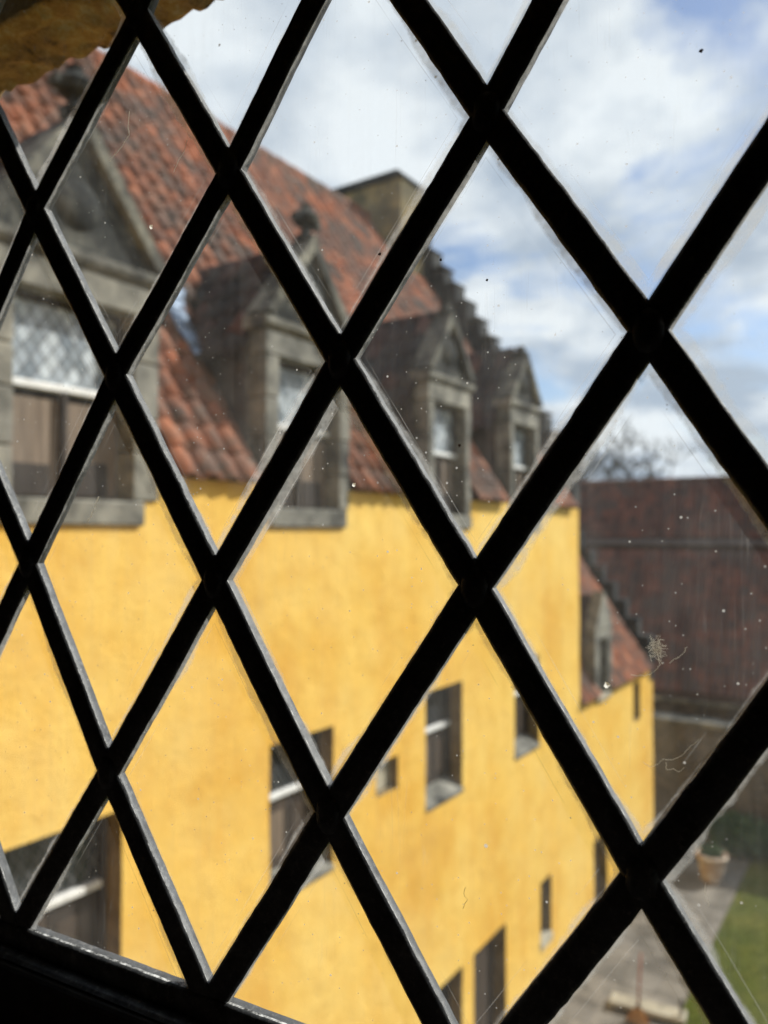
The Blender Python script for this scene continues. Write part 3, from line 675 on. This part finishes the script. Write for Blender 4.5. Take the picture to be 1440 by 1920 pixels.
a, b, z0, z1 = WH[1]
Wg(MB().box(D - 0.25, D - 0.22, a + 0.002, b - 0.002, z0 + 0.05, z1 - 0.002).build('slit_window', 'dark_pane'))

# ------------------------------------------------------------------ garden wall, barn, house behind, trees
gw = tag(empty('garden_wall', (0, 20.95, 0)), 'rubble stone garden wall with pale cope in shade behind the lawn', 'wall')
GX0, GX1, GH = -9.0, 9.0, 2.85
MB().box(GX0, GX1, 0.06, 0.42, 0, GH).build('wall_core', 'mortar', gw)
z = 0.02; vars_ = []
for k in range(6):
    rnd = random.Random(k); b = MB().box(-0.5, 0.5, -0.5, 0.5, -0.5, 0.5); me = b.mesh('stone', 'rubble')
    bm = bmesh.new(); bm.from_mesh(me); bmesh.ops.bevel(bm, geom=bm.edges[:], offset=0.12, segments=1, affect='EDGES')
    for v in bm.verts: v.co += Vector((rnd.uniform(-.07, .07), rnd.uniform(-.06, .06), rnd.uniform(-.07, .07)))
    bm.to_mesh(me); bm.free(); vars_.append(me)
cnt = 0
while z < GH - 0.12:
    hgt = random.uniform(0.17, 0.30); hgt = min(hgt, GH - 0.01 - z); x = -5.0 + random.uniform(0, 0.2)
    while x < 2.6:
        wd_ = random.uniform(0.22, 0.55)
        o = link('stone', random.choice(vars_), gw); o.location = (x + wd_ / 2, 0.05, z + hgt / 2); o.scale = (wd_ - 0.02, random.uniform(0.12, 0.17), hgt - 0.02)
        x += wd_; cnt += 1
    z += hgt
x = GX0
while x < GX1 - 0.1:
    l_ = random.uniform(0.6, 0.95); l_ = min(l_, GX1 - x)
    MB().box(x + 0.005, x + l_ - 0.005, -0.06, 0.50, GH + 0.002, GH + 0.12 + random.uniform(0, 0.02)).build('cope_stone', 'sandstone', gw, bevel=0.02); x += l_

barn = tag(empty('tiled_barn', (0, 22, 0)), 'long building with a broad dark red-brown pantile roof behind the garden wall', 'building')
BZ, BRZ, BRY = 3.45, 9.55, 5.0
MB().box(-12, 30, 0.12, 9.9, 0, BZ - 0.1).build('wall', 'rubble', barn)
br = MB().prism([(-0.1, BZ - 0.10), (BRY, BRZ - 0.02), (10.1, BZ - 0.10), (10.1, BZ - 0.22), (BRY, BRZ - 0.2), (-0.02, BZ - 0.2)], 'x', -12.2, 30.2).build('roof', 'roof_felt', barn)
bs = (BRZ - BZ) / BRY; dn = Vector((0, -1, -bs)).normalized(); al = Vector((1, 0, 0)); nr = al.cross(-dn)
src = pantile_mesh('barn_tile', 'pantile_barn', amp=0.044); slen = math.hypot(BRY, BRZ - BZ) + 0.1
mb = MB()
for r_ in range(int(slen / TG)):
    if abs(r_ * TG - 2.55) < 0.16: continue
    for c in range(int(26 / TW)):
        p = Vector((-10, BRY, BRZ)) + al * ((c + 0.5) * TW + random.gauss(0, 0.004)) + dn * (r_ * TG) + nr * (0.012 + random.uniform(0, 0.012))
        rot = Matrix((al, -dn, nr)).transposed().to_4x4(); rot.translation = p
        mb.add([rot @ v.co for v in src.vertices], [tuple(q.vertices) for q in src.polygons])
tag(mb.build('roof_tiles', 'pantile_barn', br, fix=False), kind='stuff')
p = Vector((0, BRY, BRZ)) + dn * 2.72
so_ = MB().box(-10, 16, -0.14, 0.12, 0.01, 0.085).build('slate_band', 'slate_pale', br)
so_.matrix_basis = Matrix.Translation(Vector((0, BRY, BRZ)) + dn * 2.68 + nr * 0.02) @ Matrix((al, -dn, nr)).transposed().to_4x4()
xv = -12.2
while xv < 16:
    MB().tube([(xv, BRY, BRZ + 0.02), (xv + 0.44, BRY, BRZ + 0.02)], [0.13, 0.115], 8).build('ridge_tile', 'pantile_barn', br); xv += 0.43
MB().box(-12, 16, -0.16, -0.06, BZ - 0.23, BZ - 0.13).build('gutter', 'sandstone', barn)

hb = tag(empty('slate_house', (7.2, 46, 0)), 'dark slate roof peeping above the ridge of the barn', 'house')
MB().box(-3.2, 3.2, -3, 3, 0, 10.6).build('wall', 'mortar', hb)
MB().prism([(-3.4, 10.55), (-1.6, 11.75), (1.6, 11.75), (3.4, 10.55)], 'y', -3.2, 3.2).build('roof', 'slate', hb)
MB().box(-0.5, 0.4, -0.3, 0.3, 11.7, 12.3).build('chimney', 'rubble', hb)

def tree(loc, height, spread, seed, label, trunk_r=0.28):
    rnd = random.Random(seed); root = empty('bare_tree', loc); tag(root, label, 'tree', 'bare winter trees behind the roofs')
    tr = MB(); tw = MB()
    def grow(p, d, ln, r, lvl):
        pts = [p]; dd = d.copy()
        for k in range(3):
            dd = (dd + Vector((rnd.gauss(0, .13), rnd.gauss(0, .13), rnd.gauss(0.03, .10)))).normalized(); pts.append(pts[-1] + dd * ln / 3)
        (tr if lvl < 2 else tw).tube(pts, [r, r * .88, r * .75, r * .6], 6 if lvl < 2 else 3, cap=False)
        if lvl >= 5: return
        for k in range(rnd.randint(4, 5)):
            q = pts[rnd.choice((1, 2, 3, 3))] if lvl else pts[rnd.choice((2, 3, 3))]
            nd = (dd * 0.8 + Vector((rnd.gauss(0, .62 * spread), rnd.gauss(0, .62 * spread), rnd.gauss(0.15, .42)))).normalized()
            grow(q, nd, ln * rnd.uniform(.52, .78), max(r * .52, 0.026), lvl + 1)
    grow(Vector((0, 0, 0)), Vector((0, 0, 1)), height * 0.36, trunk_r, 0)
    tr.build('trunk', 'bark', root, fix=False); tw.build('crown', 'twig', root, fix=False)
def at(px, dist):
    """ground point under picture column px at a given forward distance"""
    p = FW * dist + RT * ((px - 720) / 1440 * dist); return Vector((p.x, p.y, 0))
tree(at(1018, 44), 17.5, 1.0, 3, 'tall thin bare tree rising behind the farthest high dormer')
tree(at(1095, 46), 10.84, 1.2, 5, 'broad bare tree directly right of the high yellow gable')
tree(at(1150, 44), 10.15, 1.2, 8, 'bushy bare tree above the left half of the barn ridge')
tree(at(1205, 48), 9.8, 1.3, 12, 'low bare tree above the middle of the barn ridge')
tree(at(1255, 47), 9.12, 1.2, 15, 'smallest bare tree next to the dark slate roof')
tree(at(1120, 58), 11.35, 1.3, 23, 'bare tree behind the gap between the two broad trees')
tree(at(1180, 60), 10.84, 1.3, 27, 'bare tree farther back over the barn roof')
tree(at(1235, 62), 10.23, 1.3, 31, 'farthest bare tree toward the slate roof')
tree(at(1060, 50), 11.18, 1.2, 18, 'bare tree just behind the end of the high eave')

# ------------------------------------------------------------------ courtyard things
pot = tag(empty('flower_pot', (-3.66, 18.55, 0.0)), 'large terracotta flower pot at the edge of the lawn by the path', 'pot')
MB().lathe([(0.0, 0.02), (0.20, 0.02), (0.215, 0.05), (0.27, 0.40), (0.29, 0.52), (0.335, 0.53), (0.34, 0.63), (0.305, 0.635), (0.29, 0.56), (0.0, 0.55)], (0, 0, 0), 28).build('pot_body', 'terracotta', pot, smooth=True)
MB().lathe([(0.0, 0.575), (0.28, 0.57)], (0, 0, 0), 20).build('soil', 'soil', pot)
def leaves(mb, c, rx, rz, n, rnd, size=0.06):
    for _ in range(n):
        v = Vector((rnd.gauss(0, 1), rnd.gauss(0, 1), rnd.gauss(0, 1))).normalized() * (rnd.random() ** 0.4)
        p = Vector(c) + Vector((v.x * rx, v.y * rx * 0.7, v.z * rz)); d = Vector((rnd.gauss(0, 1), rnd.gauss(0, 1), rnd.gauss(0.4, 1))).normalized(); s = d.orthogonal().normalized() * size * rnd.uniform(.3, .5)
        e = d * size * rnd.uniform(.8, 1.4); mb.add([p, p + e * .5 + s, p + e, p + e * .5 - s], [(0, 1, 2, 3)])
rnd = random.Random(4)
pl = tag(empty('potted_plant', (-3.66, 18.55, 0.57)), 'small green plant growing in the terracotta pot', 'plant')
mb = MB(); leaves(mb, (0, 0, 0.13), 0.24, 0.13, 260, rnd, 0.07); mb.build('foliage', 'leaf', pl, fix=False)
mb = MB()
for k in range(7):
    a = k * 0.9; mb.tube([(0, 0, 0.0), (0.06 * math.cos(a), 0.06 * math.sin(a), 0.12), (0.15 * math.cos(a), 0.13 * math.sin(a), 0.2)], [0.008, 0.006, 0.004], 5)
mb.build('stem', 'bark', pl)
for i, (x, y, rx, rz, lab) in enumerate([(-3.35, 20.35, 0.75, 0.55, 'dark green shrub at the wall foot behind the terracotta pot'), (-1.75, 20.4, 0.8, 0.42, 'low dark green shrub at the wall foot right of the pot')]):
    sh = tag(empty('shrub', (x, y, 0)), lab, 'shrub', 'shrubs along the garden wall')
    mb = MB(); leaves(mb, (0, 0, rz * 0.95), rx, rz * 0.9, 2200, rnd, 0.09); mb.build('foliage', 'leaf', sh, fix=False)
    mb = MB()
    for k in range(6):
        a = k * 1.05; mb.tube([(0.05 * math.cos(a), 0.05 * math.sin(a), 0), (0.3 * rx * math.cos(a), 0.2 * rx * math.sin(a), rz * 0.7), (0.6 * rx * math.cos(a), 0.4 * rx * math.sin(a), rz * 1.3)], [0.02, 0.014, 0.006], 5)
    mb.build('stem', 'bark', sh)
# stone bench and besom on the flagged path
bn = tag(empty('stone_step', (-3.53, 12.9, 0.012)), 'low pale stone step lying across the paved path behind the broom', 'step')
MB().box(-0.60, 0.57, -0.16, 0.16, 0.055, 0.135).build('tread', 'sandstone_pale', bn, bevel=0.015)
MB().box(-0.56, 0.53, -0.11, 0.12, 0.0, 0.054).build('riser', 'sooty_stone', bn)
MB().tube([(0.50, -0.05, 0.136), (0.50, -0.05, 0.40)], [0.025, 0.022], 8).build('peg', 'slate', bn)
bn.rotation_euler.z = R(8)
bro = tag(empty('broom', (-3.61, 12.60, 0.015)), 'besom broom with red-brown handle and straw head at the stone step', 'broom')
MB().tube([(0, 0, 0.18), (0.005, 0.07, 0.62), (0.01, 0.14, 1.02)], [0.019, 0.018, 0.016], 8).build('handle', 'broom_handle', bro, smooth=True)
mb = MB()
for k in range(220):
    a = random.uniform(0, 2 * math.pi); r = random.random() ** 0.5
    b0 = Vector((0.03 * r * math.cos(a), 0.03 * r * math.sin(a) + 0.01, 0.24)); b1 = Vector((0.19 * r * math.cos(a), 0.14 * r * math.sin(a) - 0.02, 0.005 + random.uniform(0, 0.02)))
    mb.tube([b0, (b0 + b1) / 2 + Vector((random.gauss(0, .006), random.gauss(0, .006), 0)), b1], [0.004, 0.0035, 0.0025], 3, cap=False)
mb.build('bristles', 'straw', bro, fix=False)
MB().tube([(0, 0.004, 0.225), (0.001, 0.012, 0.255)], 0.04, 10).build('binding', 'dark_wood', bro)

# ------------------------------------------------------------------ the wing we stand in: room, wall, deep window opening
YAW = R(8.62)
U = Vector((math.cos(YAW), math.sin(YAW), 0)); NV = Vector((-math.sin(YAW), math.cos(YAW), 0))       # along the wall, outward
O = Vector((-0.1741, 0.2301, 0.0644)) + EYE                                                          # lattice origin on the glass
MW = Matrix((U, NV, Vector((0, 0, 1)))).transposed().to_4x4(); MW.translation = O                    # window space: x along, y outward, z up
def Wn(o): o.matrix_basis = MW; return o
UL, UR, ZB, ZT = -0.62, 0.62, -0.292, 0.219         # opening edges in window space
OUT, INN = 0.08, -0.16
nwall = tag(empty('near_wall', (0, 0, 0)), 'ochre harled wall and lintel around the lattice window', 'wall'); Wn(nwall)
mb = MB()
zlo, zhi = -E - 0.0644 + 0.0, 3.2
mb.box(-5.6, UL, INN, OUT, zlo, zhi); mb.box(UR, 7.0, INN, OUT, zlo, zhi)
mb.build('wall', 'ochre_harling', nwall)
mb = MB(); n_ = 260                                   # lintel with a ragged harled arris
prof = []
for i in range(n_ + 1):
    x = UL + (UR - UL) * i / n_
    r_ = noise.noise(Vector((x * 14, 2.2, 0))) * 0.005 + noise.noise(Vector((x * 55, 7.1, 0))) * 0.005 + noise.noise(Vector((x * 140, 1.1, 0))) * 0.004
    prof.append((x, 0.216 + 0.074 * (x + 0.287) + r_))
rows_ = 14; vs_ = []; fs_ = []
for j in range(rows_ + 1):
    y = 0.034 + (OUT - 0.034) * j / rows_
    for i, (x, z) in enumerate(prof):
        t = max(0, (j / rows_ - 0.5) * 2)
        vs_.append((x, y + (noise.noise(Vector((x * 40, y * 40, 9))) * 0.006 if j == rows_ else 0), z * t + (0.216 + 0.074 * (x + 0.287)) * (1 - t) + noise.noise(Vector((x * 60, y * 60, 4))) * 0.003 + noise.noise(Vector((x * 190, y * 190, 5))) * 0.0025))
for j in range(rows_):
    for i in range(n_): fs_.append((j * (n_ + 1) + i, j * (n_ + 1) + i + 1, (j + 1) * (n_ + 1) + i + 1, (j + 1) * (n_ + 1) + i))
k0 = len(vs_)
for i, (x, z) in enumerate(prof): vs_.append((x, OUT, 3.2))
for i in range(n_): fs_.append((rows_ * (n_ + 1) + i, rows_ * (n_ + 1) + i + 1, k0 + i + 1, k0 + i))
for i, (x, z) in enumerate(prof): vs_.append((x, 0.034, 3.2))
k1 = k0 + n_ + 1
for i in range(n_): fs_.append((i, k1 + i, k1 + i + 1, i + 1)); fs_.append((k0 + i, k0 + i + 1, k1 + i + 1, k1 + i))
mb.add(vs_, fs_); mb.build('lintel', 'ochre_harling', nwall, smooth=True)
MB().box(UL, UR, INN, 0.033, 0.292, 3.2).build('inner_lintel', 'ochre_harling', nwall)
MB().prism([(INN, zlo), (OUT, zlo), (OUT, ZB - 0.26), (0.03, ZB - 0.03), (0.0, ZB), (INN, ZB)], 'x', UL, UR).build('breast', 'sandstone', nwall)
MB().box(UL, UR, INN - 0.06, -0.045, ZB + 0.001, ZB + 0.03).build('window_board', 'dark_wood', nwall, bevel=0.006)
room = tag(empty('room', (0, 0, 0)), kind='structure'); Wn(room)
fz, cz_ = -1.25, 1.35
for nm, bx in (('floor', (-2.6, 2.6, -4.6, INN, fz - 0.2, fz)), ('ceiling', (-2.6, 2.6, -4.6, INN, cz_, cz_ + 0.2)), ('wall_left', (-2.8, -2.6, -4.8, INN, fz - 0.2, cz_ + 0.2)),
               ('wall_right', (2.6, 2.8, -4.8, INN, fz - 0.2, cz_ + 0.2)), ('wall_back', (-2.6, 2.6, -4.8, -4.6, fz - 0.2, cz_ + 0.2))):
    MB().box(*bx).build(nm, 'room_panel', room)
tag(room, 'dark panelled room the window is seen from', 'room')

# ------------------------------------------------------------------ the leaded lattice window
lw = tag(empty('lattice_window', (0, 0, 0)), 'black diamond-lattice leaded window filling the foreground', 'window'); Wn(lw)
PW, PH = 0.10903, 0.16770
PX = {(0, 0): (641, 676), (1, 1): (893, 1100), (2, 2): (1205, 1642), (-1, -1): (433, 324), (-2, -2): (260, 30), (1, -1): (915, 215), (2, 0): (1217, 622),
      (-1, 1): (406, 1088), (-2, 2): (206, 1447), (-3, 3): (33, 1750), (0, 2): (620, 1525), (-1, 3): (395, 1888), (-2, 0): (220, 705), (-3, -1): (70, 395), (-3, 1): (57, 1055)}
roll = 0.01804
I0, I1, J0, J1 = -8, 8, -3, 3
def node(i, j):
    if (i, j) in PX:                                 # measured crossings, brought back onto the glass plane
        px, py = PX[(i, j)]
        d = FW + RT * ((px - 720) / 1440) + UP * ((960 - py) / 1440)
        t = (O - EYE).dot(NV) / d.dot(NV); q = EYE + d * t - O
        return Vector((q.dot(U), 0, q.z))
    rr = random.Random(i * 31 + j * 7)
    x, v = i * PW / 2, j * PH / 2
    return Vector((x * math.cos(roll) - v * math.sin(roll) + rr.gauss(0, 0.0012), 0, -(x * math.sin(roll) + v * math.cos(roll)) + rr.gauss(0, 0.0012)))
NODES = {(i, j): node(i, j) for i in range(I0 - 1, I1 + 2) for j in range(J0 - 1, J1 + 2) if (i + j) % 2 == 0}
FB = lambda x: NODES[(-3, 3)].z + (NODES[(-1, 3)].z - NODES[(-3, 3)].z) * (x - NODES[(-3, 3)].x) / (NODES[(-1, 3)].x - NODES[(-3, 3)].x)   # bottom edge line
XL, XR, ZTOP = I0 * PW / 2, I1 * PW / 2, -J0 * PH / 2
def came(pts, width, hi, ho, name='lead_came', seed=0.0, mat='lead'):
    """H-section lead drawn through pts: rounded leaf inside and outside, hand-dressed edges"""
    path_ = []
    for a, b in zip(pts, pts[1:]):
        n = max(2, int((b - a).length / 0.0035))
        for k in range(n): path_.append(a.lerp(b, k / n))
    path_.append(pts[-1]); vs = []; fs = []; m_ = 10
    L_ = 0.0
    for i, p in enumerate(path_):
        d = (path_[min(i + 2, len(path_) - 1)] - path_[max(i - 2, 0)]).normalized(); s = Vector((d.z, 0, -d.x))
        if i: L_ += (p - path_[i - 1]).length
        e1 = width / 2 * (1 + 0.035 * noise.noise(Vector((L_ * 40, seed, 1))) + 0.045 * noise.noise(Vector((L_ * 210, seed, 2))) + 0.05 * max(0, noise.noise(Vector((L_ * 420, seed, 5)))))
        e2 = width / 2 * (1 + 0.035 * noise.noise(Vector((L_ * 40, seed, 3))) + 0.045 * noise.noise(Vector((L_ * 210, seed, 4))) + 0.05 * max(0, noise.noise(Vector((L_ * 420, seed, 6)))))
        p = p + s * 0.0004 * noise.noise(Vector((L_ * 25, seed, 8)))
        hj = 1 + 0.10 * noise.noise(Vector((L_ * 90, seed, 7)))
        for a, y in ((-e1, -0.0012), (-e1 * 0.985, -hi * 0.62 * hj), (-e1 * 0.74, -hi * hj), (e2 * 0.74, -hi * hj), (e2 * 0.985, -hi * 0.62 * hj),
                     (e2, 0.0012 - 0.0024), (e2 * 0.985, ho * 0.62), (e2 * 0.62, ho), (-e1 * 0.62, ho), (-e1 * 0.985, ho * 0.62)):
            vs.append(p + s * a + Vector((0, y, 0)))
    for i in range(len(path_) - 1):
        for k in range(m_): fs.append((i * m_ + k, i * m_ + (k + 1) % m_, (i + 1) * m_ + (k + 1) % m_, (i + 1) * m_ + k))
    fs.append(tuple(range(m_))); fs.append(tuple(range((len(path_) - 1) * m_, len(path_) * m_)))
    o = MB().add(vs, fs).build(name, mat, lw, smooth=True)
    o.data.materials.append(MATS['putty_glint'])
    for k in range((len(path_) - 1) * m_):
        if k % m_ in (0, 4): o.data.polygons[k].material_index = 1; o.data.polygons[k].use_smooth = False
    return o
CW_ = 0.0107
def clipped(i, j): return NODES.get((i, j)) is not None
lines = []
for k in range(J0 - I1, J1 - I0 + 1):                # "\" : j - i constant
    if k % 2: continue
    pts = [NODES[(i, i + k)] for i in range(I0, I1 + 1) if J0 <= i + k <= J1]
    if len(pts) > 1: lines.append((pts, 0))
for k in range(J0 + I0, J1 + I1 + 1):                # "/" : i + j constant
    if k % 2: continue
    pts = [NODES[(i, k - i)] for i in range(I0, I1 + 1) if J0 <= k - i <= J1]
    if len(pts) > 1: lines.append((pts, 1))
for n_, (pts, kind) in enumerate(lines):
    came(pts, CW_ * random.uniform(0.97, 1.04), 0.0024 - 0.0003 * kind, 0.0040 - 0.0004 * kind, seed=n_ * 3.7)
# soldered joints at the crossings
for (i, j), p in NODES.items():
    if not (I0 < i < I1 and J0 < j < J1): continue
    rnd = random.Random(i * 17 + j * 5 + 99); mb = MB(); n = 16; rings = [(1.0, 0.0018), (0.8, 0.0031), (0.45, 0.0036)]; vs = []; fs = []
    for fr_, h in rings:
        for k in range(n):
            a = 2 * math.pi * k / n; rad = (0.0052 + 0.0024 * abs(math.cos(a)) ** 0.5 * 0 + 0.0026 * abs(math.sin(a)) ** 2) * fr_ * (1 + 0.10 * noise.noise(Vector((math.cos(a) * 2 + i, math.sin(a) * 2 + j, 0))))
            vs.append((p.x + rad * math.cos(a), -h, p.z + rad * math.sin(a)))
    for r_ in range(2):
        for k in range(n): fs.append((r_ * n + k, r_ * n + (k + 1) % n, (r_ + 1) * n + (k + 1) % n, (r_ + 1) * n + k))
    fs.append(tuple(range(2 * n, 3 * n))); mb.add(vs, fs).build('solder_joint', 'lead', lw, smooth=True)
# panes, each slightly out of true
def pane(poly, uvs, rnd):
    c = sum(poly, Vector()) / len(poly); tx, tz = rnd.gauss(0, 0.006), rnd.gauss(0, 0.006); vs = []
    pts = [c + (p - c) * 0.985 for p in poly]
    for y in (-0.0011, 0.0011): vs += [(p.x, y + (p.x - c.x) * tx + (p.z - c.z) * tz, p.z) for p in pts]
    n = len(pts); fs = [tuple(range(n)), tuple(range(2 * n - 1, n - 1, -1))]
    me = MB().add(vs, fs).mesh('glass_pane', 'old_glass'); me.materials.append(MATS['clear_glass']); me.polygons[1].material_index = 1; ul = me.uv_layers.new(name='rhomb')
    for lp in me.loops: ul.data[lp.index].uv = uvs[lp.vertex_index % n]
    o = link('glass_pane', me, lw); return o
for i in range(I0 - 1, I1 + 2):
    for j in range(J0 - 1, J1 + 2):
        if (i + j) % 2 == 0: continue
        q = [(i, j - 1, (0.5, 0.0)), (i + 1, j, (1.0, 0.5)), (i, j + 1, (0.5, 1.0)), (i - 1, j, (0.0, 0.5))]
        q = [(a, b, uv) for a, b, uv in q if I0 <= a <= I1 and J0 <= b <= J1]
        if len(q) < 3: continue
        pane([NODES[(a, b)] for a, b, _ in q], [uv for _, _, uv in q], random.Random(i * 101 + j))
# border leads and the casement frame
bot = [Vector((XL, 0, FB(XL))), Vector((XR, 0, FB(XR)))]
came([Vector((XL, 0, FB(XL))), NODES[(-3, 3)], NODES[(-1, 3)], Vector((XR, 0, FB(XR)))], 0.011, 0.0036, 0.0036, 'border_came', 40.1)
came([Vector((XL, 0, ZTOP)), Vector((XR, 0, ZTOP))], 0.011, 0.0036, 0.0036, 'border_came', 41.3)
came([Vector((XL, 0, FB(XL))), Vector((XL, 0, ZTOP))], 0.011, 0.0034, 0.0034, 'border_came', 42.3)
came([Vector((XR, 0, FB(XR))), Vector((XR, 0, ZTOP))], 0.011, 0.0034, 0.0034, 'border_came', 43.3)
zb0, zb1 = FB(XL), FB(XR)
def rail(name, a, b, prof, mat='casement_paint'):
    vs = [];
    for p in (a, b): vs += [(p[0], y, p[1] + z) for y, z in prof]
    n = len(prof); fs = [tuple(range(n)), tuple(range(2 * n - 1, n - 1, -1))] + [(k, (k + 1) % n, n + (k + 1) % n, n + k) for k in range(n)]
    return MB().add(vs, fs).build(name, mat, lw, bevel=0.0008)
rail('bottom_rail', (XL - 0.03, zb0), (XR + 0.03, zb1), [(-0.003, -0.0045), (-0.0105, -0.0062), (-0.0125, -0.0085), (-0.0125, -0.036), (0.012, -0.036), (0.012, -0.008), (0.004, -0.0045)])
rail('glazing_bead', (XL, zb0), (XR, zb1), [(-0.0036, -0.0040), (-0.0085, -0.0044), (-0.0100, -0.0058), (-0.0036, -0.0044)], 'lead')
MB().box(XL - 0.035, XL - 0.004, -0.012, 0.012, zb0 - 0.003, ZTOP + 0.03).build('stile', 'casement_paint', lw)
MB().box(XR + 0.004, XR + 0.035, -0.012, 0.012, zb1 - 0.003, ZTOP + 0.03).build('stile', 'casement_paint', lw)
MB().box(XL, XR, -0.012, 0.012, ZTOP + 0.004, ZTOP + 0.03).build('top_rail', 'casement_paint', lw)
# fixed frame that closes the gap to the masonry
fx = tag(empty('window_frame', (0, 0, 0)), 'dark fixed timber frame set in the masonry around the lattice', 'frame'); Wn(fx)
for nm, bx in (('jamb', (UL, XL - 0.037, -0.04, 0.03, ZB, 0.291)), ('jamb', (XR + 0.037, UR, -0.04, 0.03, ZB, 0.291)), ('cill', (XL - 0.036, XR + 0.036, -0.06, 0.008, ZB, min(zb0, zb1) - 0.037))):
    MB().box(*bx).build(nm, 'dark_wood', fx)

# ------------------------------------------------------------------ small things caught on the glass
def on_glass(px, py, out=0.0):
    d = FW + RT * ((px - 720) / 1440) + UP * ((960 - py) / 1440); t = (O - EYE).dot(NV) / d.dot(NV); q = EYE + d * t - O
    return Vector((q.dot(U), -0.0016 - out, q.z))
def strand(name, pix, rad, label, cat='hair', mat='lint', group=None):
    pts = [on_glass(*p) for p in pix]; fin = []
    for a, b in zip(pts, pts[1:]):
        for k in range(4): fin.append(a.lerp(b, k / 4) + Vector((random.gauss(0, .00012), random.uniform(-.0002, 0), random.gauss(0, .00012))))
    fin.append(pts[-1]); o = MB().tube(fin, rad, 5).build(name, mat); o.matrix_basis = MW; tag(o, label, cat, group)
rnd = random.Random(21)
mb = MB(); c = on_glass(1232, 1216)
for k in range(75):
    p_ = Vector((rnd.gauss(-0.0002, 0.0011), -abs(rnd.gauss(0, 0.0003)), rnd.gauss(0.0003, 0.0014))); d_ = Vector((rnd.gauss(0, 1), 0, rnd.gauss(0, 1))).normalized(); ps = [c + p_]
    for q in range(4):
        d_ = (d_ + Vector((rnd.gauss(0, .8), rnd.gauss(0, .15), rnd.gauss(0, .8)))).normalized(); ps.append(ps[-1] + d_ * rnd.uniform(0.0003, 0.0007))
    mb.tube(ps, 0.00005, 3, cap=False)
o = mb.build('lint_tuft', 'lint', fix=False); o.matrix_basis = MW; tag(o, 'pale fluffy tuft of lint stuck on the pane over the barn roof', 'lint')
strand('thread', [(1236, 1228), (1238, 1245), (1228, 1258), (1210, 1266), (1184, 1263)], 0.00007, 'curling thread hanging from the pale lint tuft', 'thread')
strand('thread', [(1256, 1242), (1268, 1233), (1280, 1226), (1289, 1212)], 0.00008, 'short thread just right of the pale lint tuft', 'thread')
strand('cobweb', [(1206, 1425), (1220, 1434), (1234, 1431), (1243, 1421), (1262, 1422), (1280, 1414), (1296, 1396), (1312, 1384)], 0.00006, 'wispy cobweb strand low on the pane over the garden wall', 'cobweb')
strand('cobweb', [(1250, 1428), (1252, 1442), (1264, 1438), (1272, 1444), (1284, 1436)], 0.00006, 'tangled cobweb loop under the wispy strand', 'cobweb')
strand('hair', [(248, 212), (246, 240), (247, 256), (236, 275), (222, 292), (210, 306)], 0.00011, 'pale curved hair on the pane over the red roof at upper left', 'hair')
strand('hair', [(356, 266), (350, 288), (340, 304), (331, 326)], 0.00009, 'short pale hair right of the curved one over the red roof', 'hair')
strand('hair', [(876, 1660), (872, 1672), (878, 1682), (871, 1700)], 0.00007, 'fine dark hair on the pane over the plain yellow wall', 'hair', 'speck')
strand('cobweb', [(1324, 1650), (1322, 1665), (1326, 1680), (1330, 1694)], 0.00006, 'thin cobweb thread below the terracotta pot', 'cobweb')
strand('fibre', [(190, 932), (184, 950), (178, 965), (170, 978)], 0.00022, 'flattened fibre beside the near dormer sill', 'fibre')
def blob(px, py, r, label, mat='speck', group=None, cat='speck'):
    c = on_glass(px, py); mb = MB(); n = 9; vs = [(c.x, c.y - r * 0.4, c.z)]
    for k in range(n):
        a = 2 * math.pi * k / n; q = r * rnd.uniform(.6, 1.25); vs.append((c.x + q * math.cos(a), c.y + 0.0001, c.z + q * math.sin(a)))
    mb.add(vs, [(0, 1 + k, 1 + (k + 1) % n) for k in range(n)]); o = mb.build('dirt_speck', mat); o.matrix_basis = MW; tag(o, label, cat, group)
blob(1315, 100, 0.0007, 'brown dirt speck on the pane against the top right sky')
blob(829, 490, 0.0005, 'small reddish speck on the pane above the crow-stepped gable')
blob(916, 527, 0.0005, 'dark speck on the pane right of the crow-stepped gable')
blob(864, 836, 0.0006, 'rust-coloured speck on the pane over the third dormer')
blob(1140, 1283, 0.0010, 'white paint speck at the eave of the lower yellow wing', 'lint')
blob(667, 909, 0.0008, 'white paint speck on the pane below the second dormer', 'lint')
blob(288, 428, 0.0010, 'white paint fleck on the pane over the red roof', 'lint')
blob(715, 479, 0.0006, 'dark dot beside the lead below the chimney')
